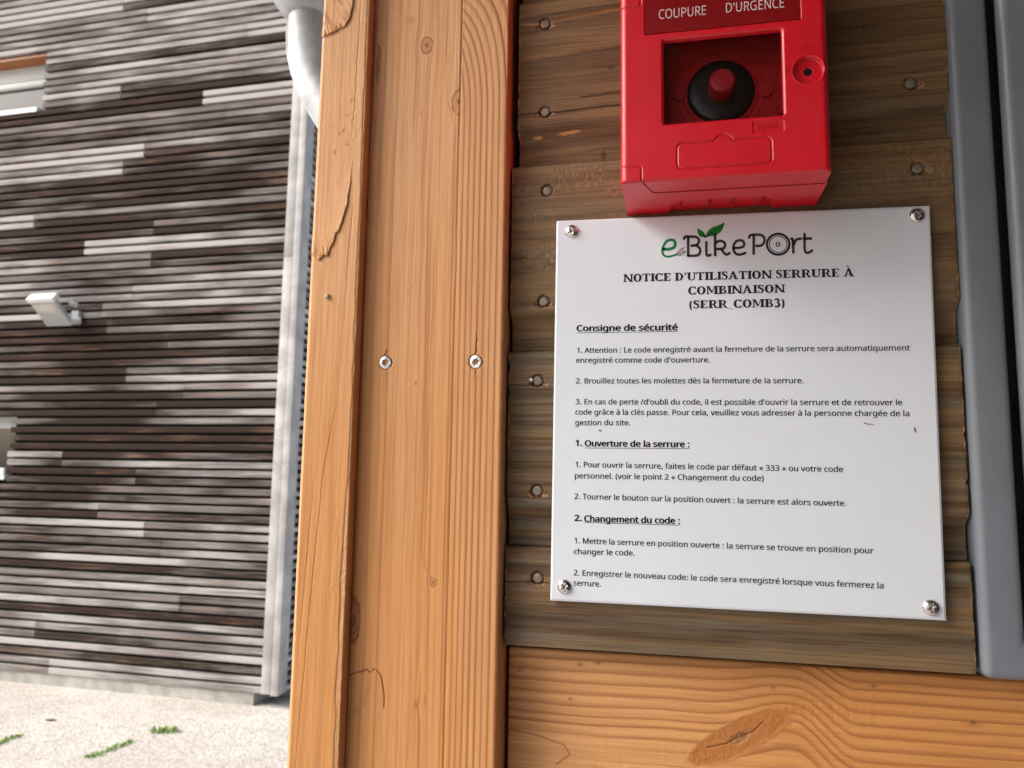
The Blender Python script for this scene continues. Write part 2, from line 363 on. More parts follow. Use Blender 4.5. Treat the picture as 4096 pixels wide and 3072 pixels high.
GLYPH = {   # letter shapes: advance width, then closed outlines as handle, point, handle triples
    " ": [209],
    "'": [180,[103,573,128,573,123,504,118,435,112,366,98,366,83,366,68,366,63,435,57,504,52,573,78,573]],
    "(": [241,[32,177,32,220,32,264,36,306,45,348,53,390,66,430,83,468,101,505,123,540,150,573,172,573,194,573,217,573,179,522,151,467,132,407,113,346,103,284,103,221,103,179,108,138,116,98,125,57,137,18,154,-20,171,-57,191,-93,216,-127,194,-127,172,-127,150,-127,123,-95,101,-61,83,-24,66,13,53,53,45,94,36,135]],
    ")": [241,[209,264,209,220,209,177,204,135,196,94,188,53,175,13,158,-24,140,-61,118,-95,91,-127,69,-127,47,-127,25,-127,49,-93,70,-57,87,-20,103,18,116,57,124,98,133,138,137,179,137,221,137,263,133,304,124,346,116,387,103,427,87,465,70,504,49,539,24,573,46,573,68,573,91,573,118,540,140,505,158,468,175,430,188,390,196,348,204,306]],
    ",": [215,[152,87,154,84,149,65,143,45,136,23,128,1,120,-20,111,-42,102,-64,94,-84,85,-103,68,-103,50,-103,33,-103,38,-83,43,-61,49,-38,54,-15,58,8,63,31,67,54,70,74,73,93,98,93,123,93,148,93,150,90]],
    ".": [215,[58,24,58,43,58,63,63,77,72,85,82,93,93,97,107,97,121,97,132,93,142,85,152,77,157,63,157,43,157,24,152,10,142,2,132,-7,121,-11,107,-11,93,-11,82,-7,72,2,63,10]],
    "/": [298,[267,573,290,573,219,382,148,191,77,0,54,0,31,0,8,0,79,191,150,382,221,573,244,573]],
    "0": [459,[419,349,419,287,419,241,416,199,409,163,402,126,391,96,376,70,360,45,341,25,316,12,292,-1,263,-8,229,-8,186,-8,150,4,122,27,94,51,73,85,60,129,46,173,39,226,39,287,39,349,46,402,58,446,71,490,91,523,119,547,146,570,183,581,229,581,271,581,307,570,335,547,364,523,385,490,399,446,412,402],[110,339,110,287,110,235,114,191,121,156,129,122,142,96,159,78,177,61,200,52,229,52,257,52,281,61,298,78,315,95,328,121,336,156,344,191,348,235,348,287,348,339,344,383,336,417,328,452,315,478,298,495,281,513,257,521,229,521,200,521,177,513,159,495,142,478,129,452,121,417,114,383]],
    "1": [459,[285,191,285,0,262,0,239,0,216,0,216,133,216,267,216,400,216,416,216,429,216,439,216,450,217,460,217,470,218,479,218,489,219,499,210,490,203,483,196,477,189,471,180,464,169,455,149,438,129,422,108,405,96,421,84,437,71,452,123,492,175,532,226,573,246,573,265,573,285,573,285,382]],
    "2": [459,[417,21,417,0,291,0,165,0,38,0,38,20,38,39,38,59,88,109,138,160,188,210,217,239,242,265,261,287,281,310,296,332,306,353,316,375,322,399,322,424,322,456,312,480,294,496,275,512,250,520,221,520,193,520,168,516,147,506,126,496,105,483,83,466,70,482,57,497,45,513,60,526,76,538,94,548,112,558,132,566,153,572,174,578,196,581,221,581,256,581,287,574,313,562,338,550,358,532,372,510,387,487,394,460,394,428,394,398,388,370,375,344,363,318,346,292,324,267,302,241,276,214,247,185,207,146,167,107,128,67,128,66,128,65,128,64,224,64,321,64,417,64,417,43]],
    "3": [459,[395,480,395,439,395,413,391,391,381,372,371,353,358,338,340,326,322,315,301,306,277,302,277,300,277,299,277,298,323,293,357,279,379,255,402,231,413,201,413,163,413,130,405,100,390,74,374,48,350,28,318,14,286,-1,244,-8,193,-8,163,-8,136,-6,110,-1,84,3,60,11,36,23,36,45,36,67,36,89,60,77,86,68,114,61,142,55,168,51,194,51,245,51,282,61,305,81,328,101,339,129,339,164,339,188,333,208,320,223,308,237,289,248,265,255,241,262,213,265,179,265,160,265,142,265,123,265,123,285,123,306,123,326,142,326,161,326,180,326,211,326,238,330,259,339,280,348,296,361,307,377,318,394,323,412,323,434,323,462,314,483,295,498,276,514,251,521,219,521,199,521,180,519,164,515,147,511,132,506,117,498,103,491,89,483,75,473,63,489,51,505,39,521,60,537,85,551,115,563,145,575,180,581,218,581,278,581,323,567,352,540,381,514]],
    "6": [459,[44,202,44,245,44,278,46,310,51,342,55,374,63,405,75,433,86,462,101,487,121,510,141,532,166,549,196,562,226,574,263,581,306,581,318,581,330,580,344,579,357,578,368,576,377,573,377,553,377,533,377,513,367,516,356,519,344,520,332,522,320,523,308,523,271,523,240,517,216,504,191,492,172,475,158,454,143,433,133,408,127,380,120,352,116,323,115,291,116,291,118,291,119,291,128,304,138,315,150,326,162,336,177,344,194,350,212,356,232,358,255,358,288,358,317,352,342,338,367,324,386,305,400,279,414,253,421,221,421,184,421,145,414,111,399,82,384,53,363,31,336,15,309,0,276,-8,239,-8,212,-8,186,-3,163,7,139,17,119,33,101,54,83,75,69,101,59,133,49,165],[218,51,238,51,272,51,299,62,320,84,341,105,351,139,351,184,351,221,342,250,324,271,305,292,277,303,241,303,215,303,194,298,175,287,156,277,142,264,131,248,121,232,115,215,115,198,115,180,118,163,123,146,128,129,136,113,146,99,157,84,170,73,185,64,200,56]],
    "9": [459,[417,371,417,328,417,295,415,263,410,231,406,198,398,168,387,139,375,111,360,85,340,63,320,41,295,23,265,11,234,-2,197,-8,154,-8,143,-8,131,-7,117,-6,103,-5,91,-3,82,0,82,20,82,40,82,60,91,57,103,54,115,53,128,51,141,50,152,50,190,50,221,56,245,68,269,80,289,97,303,118,318,139,328,164,334,192,341,220,345,250,346,281,344,281,342,281,341,281,333,268,323,257,310,247,298,237,283,229,266,223,248,217,228,214,204,214,172,214,143,221,118,235,93,248,74,268,61,294,47,319,40,350,40,387,40,427,48,462,63,491,78,520,99,542,127,557,154,573,186,581,223,581,250,581,276,575,299,565,323,555,343,539,361,518,379,497,392,471,402,439,412,408],[243,521,223,521,190,521,163,510,142,488,120,466,110,433,110,388,110,351,119,322,137,301,155,280,182,269,220,269,245,269,268,275,286,285,305,296,320,309,330,325,340,341,346,357,346,374,346,392,343,409,338,426,333,444,325,460,315,474,305,488,292,500,277,508,261,517]],
    ":": [215,[58,24,58,43,58,63,63,77,72,85,82,93,93,97,107,97,121,97,132,93,142,85,152,77,157,63,157,43,157,24,152,10,142,2,132,-7,121,-11,107,-11,93,-11,82,-7,72,2,63,10],[58,367,58,387,58,407,63,421,72,429,82,437,93,441,107,441,121,441,132,437,142,429,152,421,157,407,157,387,157,367,152,353,142,345,132,336,121,332,107,332,93,332,82,336,72,345,63,353]],
    "A": [512,[462,0,437,0,414,59,391,118,368,177,292,177,217,177,141,177,118,118,96,59,73,0,49,0,24,0,0,0,75,192,149,383,224,575,245,575,267,575,289,575,363,383,437,192,512,0,487,0],[304,357,282,415,281,419,278,427,274,438,271,449,267,461,263,473,260,485,257,494,255,500,252,490,250,479,247,468,244,457,241,447,238,438,235,429,232,421,230,415,209,357,187,299,165,241,226,241,286,241,346,241,325,299]],
    "B": [521,[187,573,241,573,313,573,367,562,404,541,440,520,459,483,459,431,459,408,455,388,446,371,438,354,426,339,409,328,393,316,373,308,350,304,350,303,350,301,350,300,374,296,395,289,415,279,435,269,450,254,461,236,472,217,478,193,478,163,478,128,470,99,454,74,438,50,415,31,385,19,356,6,320,0,279,0,212,0,145,0,78,0,78,191,78,382,78,573,132,573],[221,329,256,329,305,329,339,337,357,352,375,368,384,392,384,423,384,454,373,477,351,490,329,504,293,511,245,511,213,511,182,511,150,511,150,450,150,389,150,329,185,329],[187,269,150,269,150,199,150,130,150,61,188,61,227,61,265,61,316,61,352,71,371,91,391,110,401,136,401,168,401,189,397,206,388,221,379,236,364,248,344,256,323,265,295,269,260,269,223,269]],
    "C": [507,[349,517,323,517,293,517,265,512,241,502,216,491,195,476,178,456,161,436,148,412,139,383,130,354,125,322,125,286,125,239,132,198,147,164,162,129,184,102,213,83,242,65,279,55,322,55,348,55,371,57,394,62,416,66,438,71,460,78,460,57,460,36,460,15,438,7,416,1,393,-2,371,-6,343,-8,312,-8,254,-8,205,4,166,28,127,52,98,86,78,131,59,175,49,227,49,287,49,330,55,370,67,406,79,442,97,473,120,499,143,525,172,545,206,559,240,574,280,581,324,581,353,581,382,578,409,572,436,566,461,558,482,547,472,527,463,506,453,486,435,494,416,501,394,508,372,514]],
    "D": [585,[536,353,536,292,536,228,525,174,501,131,477,87,443,55,399,33,354,11,300,0,237,0,184,0,131,0,78,0,78,191,78,382,78,573,137,573,195,573,254,573,312,573,362,562,404,540,446,519,479,488,502,446,525,405],[460,214,460,289,460,340,452,382,435,415,418,447,394,471,361,487,329,503,290,511,244,511,213,511,181,511,150,511,150,361,150,211,150,62,176,62,202,62,228,62,305,62,363,81,402,119,441,157]],
    "E": [446,[398,21,398,0,291,0,184,0,78,0,78,191,78,382,78,573,184,573,291,573,398,573,398,551,398,530,398,509,315,509,233,509,150,509,150,450,150,390,150,330,228,330,306,330,383,330,383,310,383,289,383,268,306,268,228,268,150,268,150,200,150,132,150,63,233,63,315,63,398,63,398,42]],
    "G": [584,[326,281,326,302,392,302,458,302,524,302,524,209,524,115,524,22,493,11,462,4,431,-1,399,-6,363,-8,323,-8,264,-8,214,4,173,28,133,51,102,85,81,130,59,174,49,226,49,286,49,346,61,398,84,442,108,486,142,520,186,544,230,568,283,581,346,581,378,581,408,578,437,572,465,566,492,558,516,547,507,526,498,505,489,484,469,493,446,501,421,508,395,514,369,517,342,517,296,517,257,508,225,489,192,470,167,444,150,409,133,375,124,334,124,286,124,241,132,201,146,166,161,131,184,103,216,84,247,64,289,55,340,55,365,55,387,56,404,59,422,61,438,64,452,68,452,125,452,182,452,238,410,238,368,238,326,238,326,260]],
    "H": [594,[516,191,516,0,492,0,468,0,443,0,443,89,443,178,443,267,346,267,248,267,150,267,150,178,150,89,150,0,126,0,102,0,78,0,78,191,78,382,78,573,102,573,126,573,150,573,150,492,150,411,150,330,248,330,346,330,443,330,443,411,443,492,443,573,468,573,492,573,516,573,516,382]],
    "L": [420,[185,0,78,0,78,191,78,382,78,573,102,573,126,573,150,573,150,403,150,234,150,64,233,64,317,64,400,64,400,43,400,21,400,0,293,0]],
    "M": [727,[350,0,330,0,268,167,205,335,142,502,141,502,140,502,139,502,140,491,141,478,142,461,142,445,143,426,144,407,144,387,144,368,144,347,144,231,144,116,144,0,122,0,100,0,78,0,78,191,78,382,78,573,113,573,149,573,184,573,243,416,302,260,361,103,362,103,363,103,364,103,424,260,484,416,544,573,579,573,614,573,650,573,650,382,650,191,650,0,626,0,602,0,578,0,578,117,578,235,578,352,578,371,578,389,579,408,580,426,580,444,581,460,582,476,583,490,584,501,583,501,582,501,581,501,517,334,453,167,390,0,370,0]],
    "N": [609,[532,191,532,0,504,0,476,0,447,0,345,159,243,317,141,476,140,476,139,476,138,476,139,463,140,449,141,432,142,415,142,397,143,378,144,359,144,340,144,320,144,213,144,107,144,0,122,0,100,0,78,0,78,191,78,382,78,573,106,573,133,573,161,573,263,415,365,257,467,99,468,99,469,99,470,99,469,107,469,120,468,137,467,154,466,173,466,193,465,214,464,232,464,249,464,357,464,465,464,573,487,573,509,573,532,573,532,382]],
    "O": [626,[577,346,577,287,577,243,572,202,561,166,549,130,533,99,510,73,488,47,461,27,428,13,395,-1,357,-8,314,-8,269,-8,230,-1,196,13,163,27,136,47,114,73,92,99,76,130,65,167,54,203,49,244,49,288,49,347,59,398,78,442,97,486,126,520,166,545,205,569,254,581,314,581,372,581,420,569,459,545,498,521,527,486,547,442,567,398],[125,335,125,287,125,239,132,198,145,163,159,128,179,101,207,83,235,64,271,55,314,55,357,55,392,64,420,83,447,101,468,128,481,163,495,198,501,239,501,287,501,359,486,416,456,457,426,498,379,518,314,518,271,518,235,509,207,490,179,472,159,445,145,411,132,377]],
    "P": [485,[179,573,229,573,304,573,359,558,393,528,427,499,444,458,444,404,444,381,440,358,433,336,425,315,412,295,395,278,377,261,353,248,324,238,295,228,258,223,216,223,194,223,172,223,150,223,150,149,150,74,150,0,126,0,102,0,78,0,78,191,78,382,78,573,128,573],[274,511,223,511,199,511,174,511,150,511,150,435,150,360,150,285,169,285,188,285,208,285,244,285,274,289,298,296,322,304,340,316,352,334,364,351,370,373,370,401,370,438,358,465,334,484,311,502]],
    "R": [499,[183,573,236,573,283,573,323,567,353,555,384,543,407,524,422,500,437,476,444,446,444,410,444,379,439,354,427,334,416,313,402,297,385,285,367,273,349,264,330,257,382,171,434,86,487,0,459,0,431,0,403,0,356,79,310,158,264,237,226,237,188,237,150,237,150,158,150,79,150,0,126,0,102,0,78,0,78,191,78,382,78,573,130,573],[263,510,232,510,204,510,177,510,150,510,150,439,150,368,150,298,179,298,207,298,236,298,282,298,316,307,338,325,359,344,370,371,370,407,370,432,365,452,355,467,345,482,330,493,310,500,289,507]],
    "T": [446,[259,170,259,0,235,0,211,0,187,0,187,170,187,339,187,509,127,509,68,509,8,509,8,530,8,551,8,573,151,573,294,573,437,573,437,551,437,530,437,509,378,509,318,509,259,509,259,339]],
    "U": [586,[513,326,513,202,513,163,505,127,489,95,473,63,449,38,416,20,383,1,341,-8,290,-8,219,-8,165,11,128,50,91,89,72,140,72,204,72,327,72,450,72,573,96,573,120,573,144,573,144,449,144,325,144,201,144,155,157,119,182,93,206,67,244,55,294,55,329,55,357,61,379,73,401,86,416,103,427,126,437,148,442,173,442,202,442,326,442,449,442,573,466,573,489,573,513,573,513,449]],
    "a": [450,[203,437,231,437,283,437,322,426,347,403,372,380,385,343,385,293,385,195,385,98,385,0,368,0,351,0,334,0,329,20,325,41,320,61,319,61,318,61,317,61,304,45,292,32,279,22,266,12,251,4,234,-1,217,-6,196,-8,172,-8,147,-8,124,-3,103,6,82,15,66,29,55,48,43,67,37,91,37,119,37,162,54,195,87,219,121,242,173,254,243,257,267,257,292,258,316,259,316,268,316,276,316,285,316,321,308,345,293,359,277,373,255,380,227,380,204,380,183,377,163,370,142,363,123,356,106,347,99,365,91,383,84,400,103,410,125,419,151,426,176,433],[273,209,252,208,198,206,161,197,141,182,120,167,110,146,110,119,110,95,117,77,132,66,147,55,165,49,188,49,225,49,255,59,279,79,303,99,315,130,315,172,315,184,315,197,315,210,294,209]],
    "b": [493,[139,511,139,461,139,443,138,426,138,410,137,394,136,382,135,373,136,373,137,373,139,373,151,391,168,406,189,419,211,431,238,437,272,437,325,437,368,418,401,381,433,344,449,289,449,215,449,166,442,125,427,91,412,58,392,33,365,17,338,0,307,-8,272,-8,238,-8,211,-2,189,10,168,23,151,37,139,55,137,55,135,55,133,55,128,36,123,18,119,0,102,0,85,0,68,0,68,203,68,406,68,609,92,609,115,609,139,609,139,560],[299,379,260,379,229,379,205,373,188,361,170,350,157,332,150,308,142,285,139,254,139,217,139,216,139,215,139,214,139,161,147,121,165,93,182,65,214,51,261,51,300,51,329,65,348,93,367,121,376,162,376,216,376,270,367,310,348,338,329,365]],
    "c": [385,[265,-8,241,-8,203,-8,169,0,139,15,109,31,86,55,69,87,53,120,44,162,44,213,44,265,53,308,71,342,88,375,112,399,142,415,173,430,207,438,245,438,267,438,288,436,309,431,329,426,346,421,358,415,351,395,344,376,337,356,324,361,309,365,292,370,275,374,259,376,244,376,215,376,191,370,172,358,154,345,140,327,131,303,122,279,117,249,117,213,117,179,122,150,131,126,140,102,153,84,172,71,190,59,213,53,240,53,263,53,284,55,302,60,320,65,336,71,351,78,351,57,351,36,351,15,337,8,321,2,304,-2,286,-6]],
    "d": [493,[243,-8,221,-8,167,-8,124,11,92,48,60,85,44,140,44,214,44,288,60,344,93,381,125,419,168,438,221,438,244,438,263,435,280,429,296,424,311,416,323,407,335,397,346,386,354,374,356,374,358,374,359,374,359,381,358,392,356,405,355,419,354,430,354,438,354,495,354,552,354,609,378,609,401,609,425,609,425,406,425,203,425,0,406,0,387,0,368,0,365,19,361,38,358,58,357,58,356,58,354,58,346,45,335,34,323,24,311,15,296,7,279,1,263,-5],[193,51,232,51,277,51,309,63,328,88,346,113,355,150,355,200,355,205,355,209,355,213,355,267,346,308,329,336,311,365,279,379,231,379,193,379,165,364,146,334,127,304,117,263,117,213,117,161,127,121,146,93,165,65]],
    "e": [452,[196,438,234,438,271,438,303,430,329,414,356,398,376,375,390,346,404,317,411,283,411,244,411,230,411,215,411,201,313,201,215,201,117,201,118,153,131,116,154,90,178,65,211,52,254,52,281,52,306,55,327,60,348,65,370,72,392,82,392,61,392,41,392,20,370,10,349,3,327,-1,306,-6,280,-8,251,-8,210,-8,174,0,143,17,112,33,88,58,70,91,53,124,44,164,44,212,44,259,52,299,68,333,84,366,106,392,134,411,163,429],[257,380,233,380,200,380,173,369,154,348,134,326,122,296,119,257,192,257,265,257,338,257,338,282,334,303,326,322,319,340,308,354,292,364,277,375]],
    "f": [276,[266,393,266,375,230,375,194,375,158,375,158,250,158,125,158,0,134,0,111,0,87,0,87,125,87,250,87,375,62,375,37,375,12,375,12,386,12,397,12,408,37,416,62,424,87,432,87,441,87,449,87,457,87,494,93,524,104,547,115,570,131,587,152,597,172,608,198,613,227,613,244,613,260,612,274,609,288,606,300,603,310,599,304,581,298,562,292,544,283,546,273,549,262,552,251,554,240,556,228,556,204,556,187,548,175,532,164,516,158,492,158,458,158,449,158,439,158,430,194,430,230,430,266,430,266,412]],
    "g": [493,[165,438,221,438,249,438,274,433,297,422,320,411,339,395,355,373,357,373,358,373,359,373,362,392,366,411,369,430,388,430,406,430,425,430,425,284,425,138,425,-7,425,-48,418,-82,404,-109,390,-137,369,-158,341,-172,312,-186,276,-192,233,-192,202,-192,173,-190,147,-186,121,-181,98,-174,78,-165,78,-144,78,-122,78,-100,98,-111,122,-119,149,-125,176,-131,206,-134,237,-134,273,-134,302,-123,324,-101,345,-80,355,-50,355,-13,355,-7,355,-2,355,4,355,10,356,20,356,32,357,44,357,52,358,57,357,57,356,57,354,57,339,35,321,19,299,8,277,-3,251,-8,221,-8,166,-8,122,11,91,51,60,90,44,144,44,214,44,283,60,337,91,377,122,418],[259,379,230,379,206,379,186,372,169,359,152,346,139,328,130,303,121,279,117,249,117,213,117,160,127,120,146,92,166,64,194,50,232,50,254,50,272,53,288,58,303,64,316,73,326,85,337,97,344,112,349,131,354,149,356,172,356,197,356,203,356,209,356,214,356,253,352,285,343,309,334,333,320,350,302,362,283,373]],
    "h": [496,[139,490,139,431,139,420,138,410,138,399,137,389,136,379,135,370,136,370,138,370,140,370,149,385,160,398,174,407,188,417,203,424,221,429,238,435,255,437,273,437,308,437,337,432,360,421,384,410,401,393,413,370,425,347,431,317,431,280,431,187,431,93,431,0,407,0,384,0,361,0,361,92,361,183,361,275,361,310,353,336,338,353,322,370,298,379,265,379,233,379,207,372,189,360,171,348,158,331,150,308,143,284,139,256,139,222,139,148,139,74,139,0,115,0,92,0,68,0,68,203,68,406,68,609,92,609,115,609,139,609,139,550]],
    "i": [207,[115,430,139,430,139,287,139,143,139,0,115,0,92,0,68,0,68,143,68,287,68,430,92,430],[92,591,104,591,115,591,124,587,133,580,141,573,145,562,145,546,145,531,141,520,133,512,124,505,115,501,104,501,92,501,83,505,75,512,67,520,63,531,63,546,63,562,67,573,75,580,83,587]],
    "l": [207,[139,203,139,0,115,0,92,0,68,0,68,203,68,406,68,609,92,609,115,609,139,609,139,406]],
    "m": [750,[512,438,540,438,588,438,625,425,649,401,673,376,685,335,685,280,685,187,685,93,685,0,662,0,638,0,615,0,615,92,615,184,615,277,615,310,608,336,594,353,580,370,558,379,528,379,486,379,456,366,438,342,420,318,411,283,411,237,411,158,411,79,411,0,388,0,365,0,342,0,342,92,342,184,342,277,342,299,338,318,332,333,326,348,316,360,303,367,290,375,274,379,253,379,225,379,202,372,185,360,169,348,157,331,150,308,142,285,139,257,139,223,139,149,139,74,139,0,115,0,92,0,68,0,68,143,68,287,68,430,87,430,106,430,125,430,129,410,132,391,136,371,137,371,138,371,140,371,149,386,160,399,173,409,186,418,200,426,217,431,233,435,249,438,266,438,299,438,327,432,349,420,371,408,388,390,398,366,399,366,400,366,402,366,416,390,436,408,461,420,486,432]],
    "n": [496,[257,438,275,438,326,438,365,425,391,401,418,376,431,335,431,280,431,187,431,93,431,0,407,0,384,0,361,0,361,92,361,183,361,275,361,310,353,336,338,353,322,370,298,379,265,379,217,379,184,365,166,338,148,312,139,273,139,223,139,149,139,74,139,0,115,0,92,0,68,0,68,143,68,287,68,430,87,430,106,430,125,430,129,410,132,391,136,371,137,371,138,371,140,371,149,386,161,399,175,409,189,418,205,426,222,431,239,435]],
    "o": [485,[442,263,442,216,442,180,437,148,428,121,418,93,405,70,388,51,370,31,349,17,324,7,300,-3,272,-8,241,-8,213,-8,187,-3,163,7,139,17,118,31,100,51,83,70,69,93,59,121,49,148,44,180,44,216,44,263,52,304,68,336,84,369,107,394,137,412,167,429,203,438,244,438,283,438,317,429,347,412,377,394,400,369,417,336,433,304],[117,267,117,216,117,182,121,153,130,128,139,103,153,84,172,71,190,57,214,51,243,51,272,51,296,57,314,71,333,84,347,103,356,128,364,153,369,182,369,216,369,250,364,279,355,303,346,327,332,346,314,359,296,372,272,379,242,379,198,379,167,364,147,335,127,306]],
    "p": [493,[250,438,273,438,326,438,368,419,401,383,433,346,449,290,449,216,449,167,442,126,427,93,412,59,392,34,365,17,339,0,308,-8,272,-8,250,-8,230,-5,213,1,196,7,182,14,170,24,158,33,147,43,139,55,137,55,136,55,134,55,135,45,136,34,137,20,138,6,139,-6,139,-16,139,-75,139,-134,139,-192,115,-192,92,-192,68,-192,68,15,68,222,68,430,87,430,107,430,126,430,129,410,132,391,136,371,137,371,138,371,139,371,147,384,158,395,170,405,182,415,196,423,213,429,230,435],[299,379,260,379,231,379,208,373,190,362,172,351,160,335,152,313,144,291,139,263,139,229,139,225,139,220,139,216,139,180,142,150,150,126,157,101,170,83,188,70,206,57,230,51,261,51,288,51,309,58,326,72,343,87,355,106,364,131,372,156,376,184,376,217,376,266,367,305,348,334,329,364]],
    "q": [493,[354,-70,354,-9,354,1,355,12,355,25,356,38,357,49,358,58,357,58,355,58,354,58,341,40,324,24,303,11,281,-2,253,-8,219,-8,167,-8,125,11,93,48,60,85,44,140,44,214,44,263,52,304,67,338,82,371,102,396,129,413,156,429,187,438,221,438,255,438,283,431,304,419,325,406,342,390,355,371,356,371,357,371,358,371,362,391,365,410,369,430,388,430,406,430,425,430,425,222,425,15,425,-192,401,-192,378,-192,354,-192,354,-131],[194,51,233,51,262,51,286,56,304,67,321,77,334,94,342,116,350,138,355,166,355,199,355,204,355,209,355,213,355,268,346,309,328,337,310,365,277,379,231,379,192,379,164,364,145,334,126,304,117,263,117,213,117,162,127,122,146,93,165,65]],
    "r": [331,[249,438,269,438,277,438,285,437,295,437,304,436,312,435,319,433,316,411,313,390,310,368,303,370,296,371,287,372,279,373,271,374,264,374,247,374,231,370,217,363,202,356,188,347,176,334,165,321,155,306,149,289,142,271,139,251,139,229,139,153,139,76,139,0,115,0,92,0,68,0,68,143,68,287,68,430,87,430,107,430,126,430,129,404,131,377,134,351,135,351,136,351,137,351,146,367,157,382,170,395,183,408,198,418,214,426,231,434]],
    "s": [384,[348,142,348,119,348,91,341,68,327,49,313,30,294,16,268,6,242,-3,212,-8,176,-8,146,-8,121,-6,99,-1,77,4,58,11,42,19,42,41,42,62,42,83,59,75,80,67,104,60,128,53,153,49,178,49,214,49,240,55,256,66,272,78,280,93,280,112,280,123,277,133,271,141,265,150,255,158,239,167,224,175,202,185,174,196,146,206,122,217,103,228,83,238,68,251,57,266,46,281,41,300,41,324,41,360,56,388,85,408,115,428,154,438,202,438,228,438,253,435,275,430,298,425,319,418,339,409,331,390,323,372,315,353,297,360,278,367,258,372,238,377,218,380,197,380,168,380,146,375,131,366,116,357,108,344,108,328,108,316,112,306,119,298,126,290,137,282,154,274,170,266,191,256,219,246,246,236,269,226,289,215,308,204,323,191,333,176,343,161]],
    "t": [289,[192,50,212,50,222,50,233,51,245,53,256,54,265,56,272,59,272,41,272,23,272,5,264,1,254,-2,240,-4,226,-7,213,-8,200,-8,177,-8,157,-4,138,4,119,11,103,25,91,44,80,63,74,90,74,125,74,209,74,292,74,375,53,375,33,375,13,375,13,387,13,398,13,409,33,418,54,428,75,437,84,468,93,498,103,528,117,528,130,528,144,528,144,496,144,463,144,430,186,430,227,430,269,430,269,412,269,393,269,375,227,375,186,375,144,375,144,292,144,210,144,127,144,101,151,81,163,69,176,56]],
    "u": [496,[404,430,427,430,427,287,427,143,427,0,408,0,389,0,370,0,366,19,363,38,359,57,358,57,357,57,356,57,347,42,335,30,321,20,306,10,291,3,273,-1,256,-6,238,-8,220,-8,186,-8,157,-3,134,8,110,19,93,36,81,59,69,82,63,112,63,148,63,242,63,336,63,430,87,430,111,430,135,430,135,338,135,245,135,153,135,119,142,93,158,76,173,59,198,51,230,51,262,51,287,57,306,69,324,81,337,98,345,121,353,145,357,173,357,206,357,281,357,355,357,430,380,430]],
    "v": [407,[190,0,163,0,109,143,54,287,0,430,25,430,50,430,75,430,106,345,136,261,167,176,171,165,176,152,180,137,185,123,190,109,193,96,197,83,200,72,201,63,202,63,203,63,204,63,207,72,210,83,214,96,218,110,222,123,227,138,232,152,237,165,241,176,271,261,302,345,332,430,357,430,382,430,407,430,353,287,298,143,244,0,217,0]],
    "z": [377,[346,18,346,0,241,0,136,0,31,0,31,16,31,31,31,47,108,156,185,266,262,375,190,375,117,375,45,375,45,393,45,412,45,430,143,430,242,430,340,430,340,412,340,395,340,377,264,269,188,162,112,55,190,55,268,55,346,55,346,36]],
    "«": [408,[32,213,32,217,77,270,122,324,167,378,184,368,200,358,217,349,180,303,142,257,105,212,142,166,180,120,217,75,200,65,184,55,167,45,122,99,77,152,32,206,32,210],[191,213,191,217,236,270,282,324,327,378,344,368,360,358,377,349,339,303,302,257,265,212,302,166,339,120,377,75,360,65,344,55,327,45,282,99,236,152,191,206,191,210]],
    "»": [408,[376,210,376,206,331,152,285,99,240,45,223,55,207,65,190,75,227,120,265,166,302,212,265,257,227,303,190,349,207,358,223,368,240,378,285,324,331,270,376,217,376,213],[217,210,217,206,171,152,126,99,81,45,64,55,48,65,31,75,69,120,106,166,144,212,106,257,69,303,31,349,48,358,64,368,81,378,126,324,171,270,217,217,217,213]],
    "à": [450,[203,437,231,437,283,437,322,426,347,403,372,380,385,343,385,293,385,195,385,98,385,0,368,0,351,0,334,0,329,20,325,41,320,61,319,61,318,61,317,61,304,45,292,32,279,22,266,12,251,4,234,-1,217,-6,196,-8,172,-8,147,-8,124,-3,103,6,82,15,66,29,55,48,43,67,37,91,37,119,37,162,54,195,87,219,121,242,173,254,243,257,267,257,292,258,316,259,316,268,316,276,316,285,316,321,308,345,293,359,277,373,255,380,227,380,204,380,183,377,163,370,142,363,123,356,106,347,99,365,91,383,84,400,103,410,125,419,151,426,176,433],[273,209,252,208,198,206,161,197,141,182,120,167,110,146,110,119,110,95,117,77,132,66,147,55,165,49,188,49,225,49,255,59,279,79,303,99,315,130,315,172,315,184,315,197,315,210,294,209],[177,614,205,614,211,603,219,589,227,575,236,560,246,546,255,532,265,518,274,506,282,496,282,492,282,489,282,486,267,486,251,486,235,486,226,493,216,502,204,513,193,523,182,534,171,546,160,557,150,568,142,579,133,590,126,599,121,606,121,609,121,612,121,614,149,614]],
    "â": [450,[203,437,231,437,283,437,322,426,347,403,372,380,385,343,385,293,385,195,385,98,385,0,368,0,351,0,334,0,329,20,325,41,320,61,319,61,318,61,317,61,304,45,292,32,279,22,266,12,251,4,234,-1,217,-6,196,-8,172,-8,147,-8,124,-3,103,6,82,15,66,29,55,48,43,67,37,91,37,119,37,162,54,195,87,219,121,242,173,254,243,257,267,257,292,258,316,259,316,268,316,276,316,285,316,321,308,345,293,359,277,373,255,380,227,380,204,380,183,377,163,370,142,363,123,356,106,347,99,365,91,383,84,400,103,410,125,419,151,426,176,433],[273,209,252,208,198,206,161,197,141,182,120,167,110,146,110,119,110,95,117,77,132,66,147,55,165,49,188,49,225,49,255,59,279,79,303,99,315,130,315,172,315,184,315,197,315,210,294,209],[237,614,261,614,267,603,276,589,288,575,300,560,313,545,326,531,339,517,351,505,361,495,361,492,361,489,361,486,344,486,328,486,311,486,297,495,283,505,268,518,253,530,238,544,224,558,209,544,195,530,180,518,166,506,152,495,138,486,122,486,106,486,90,486,90,489,90,492,90,495,100,505,111,518,124,532,136,546,149,560,160,575,172,589,182,603,188,614,213,614]],
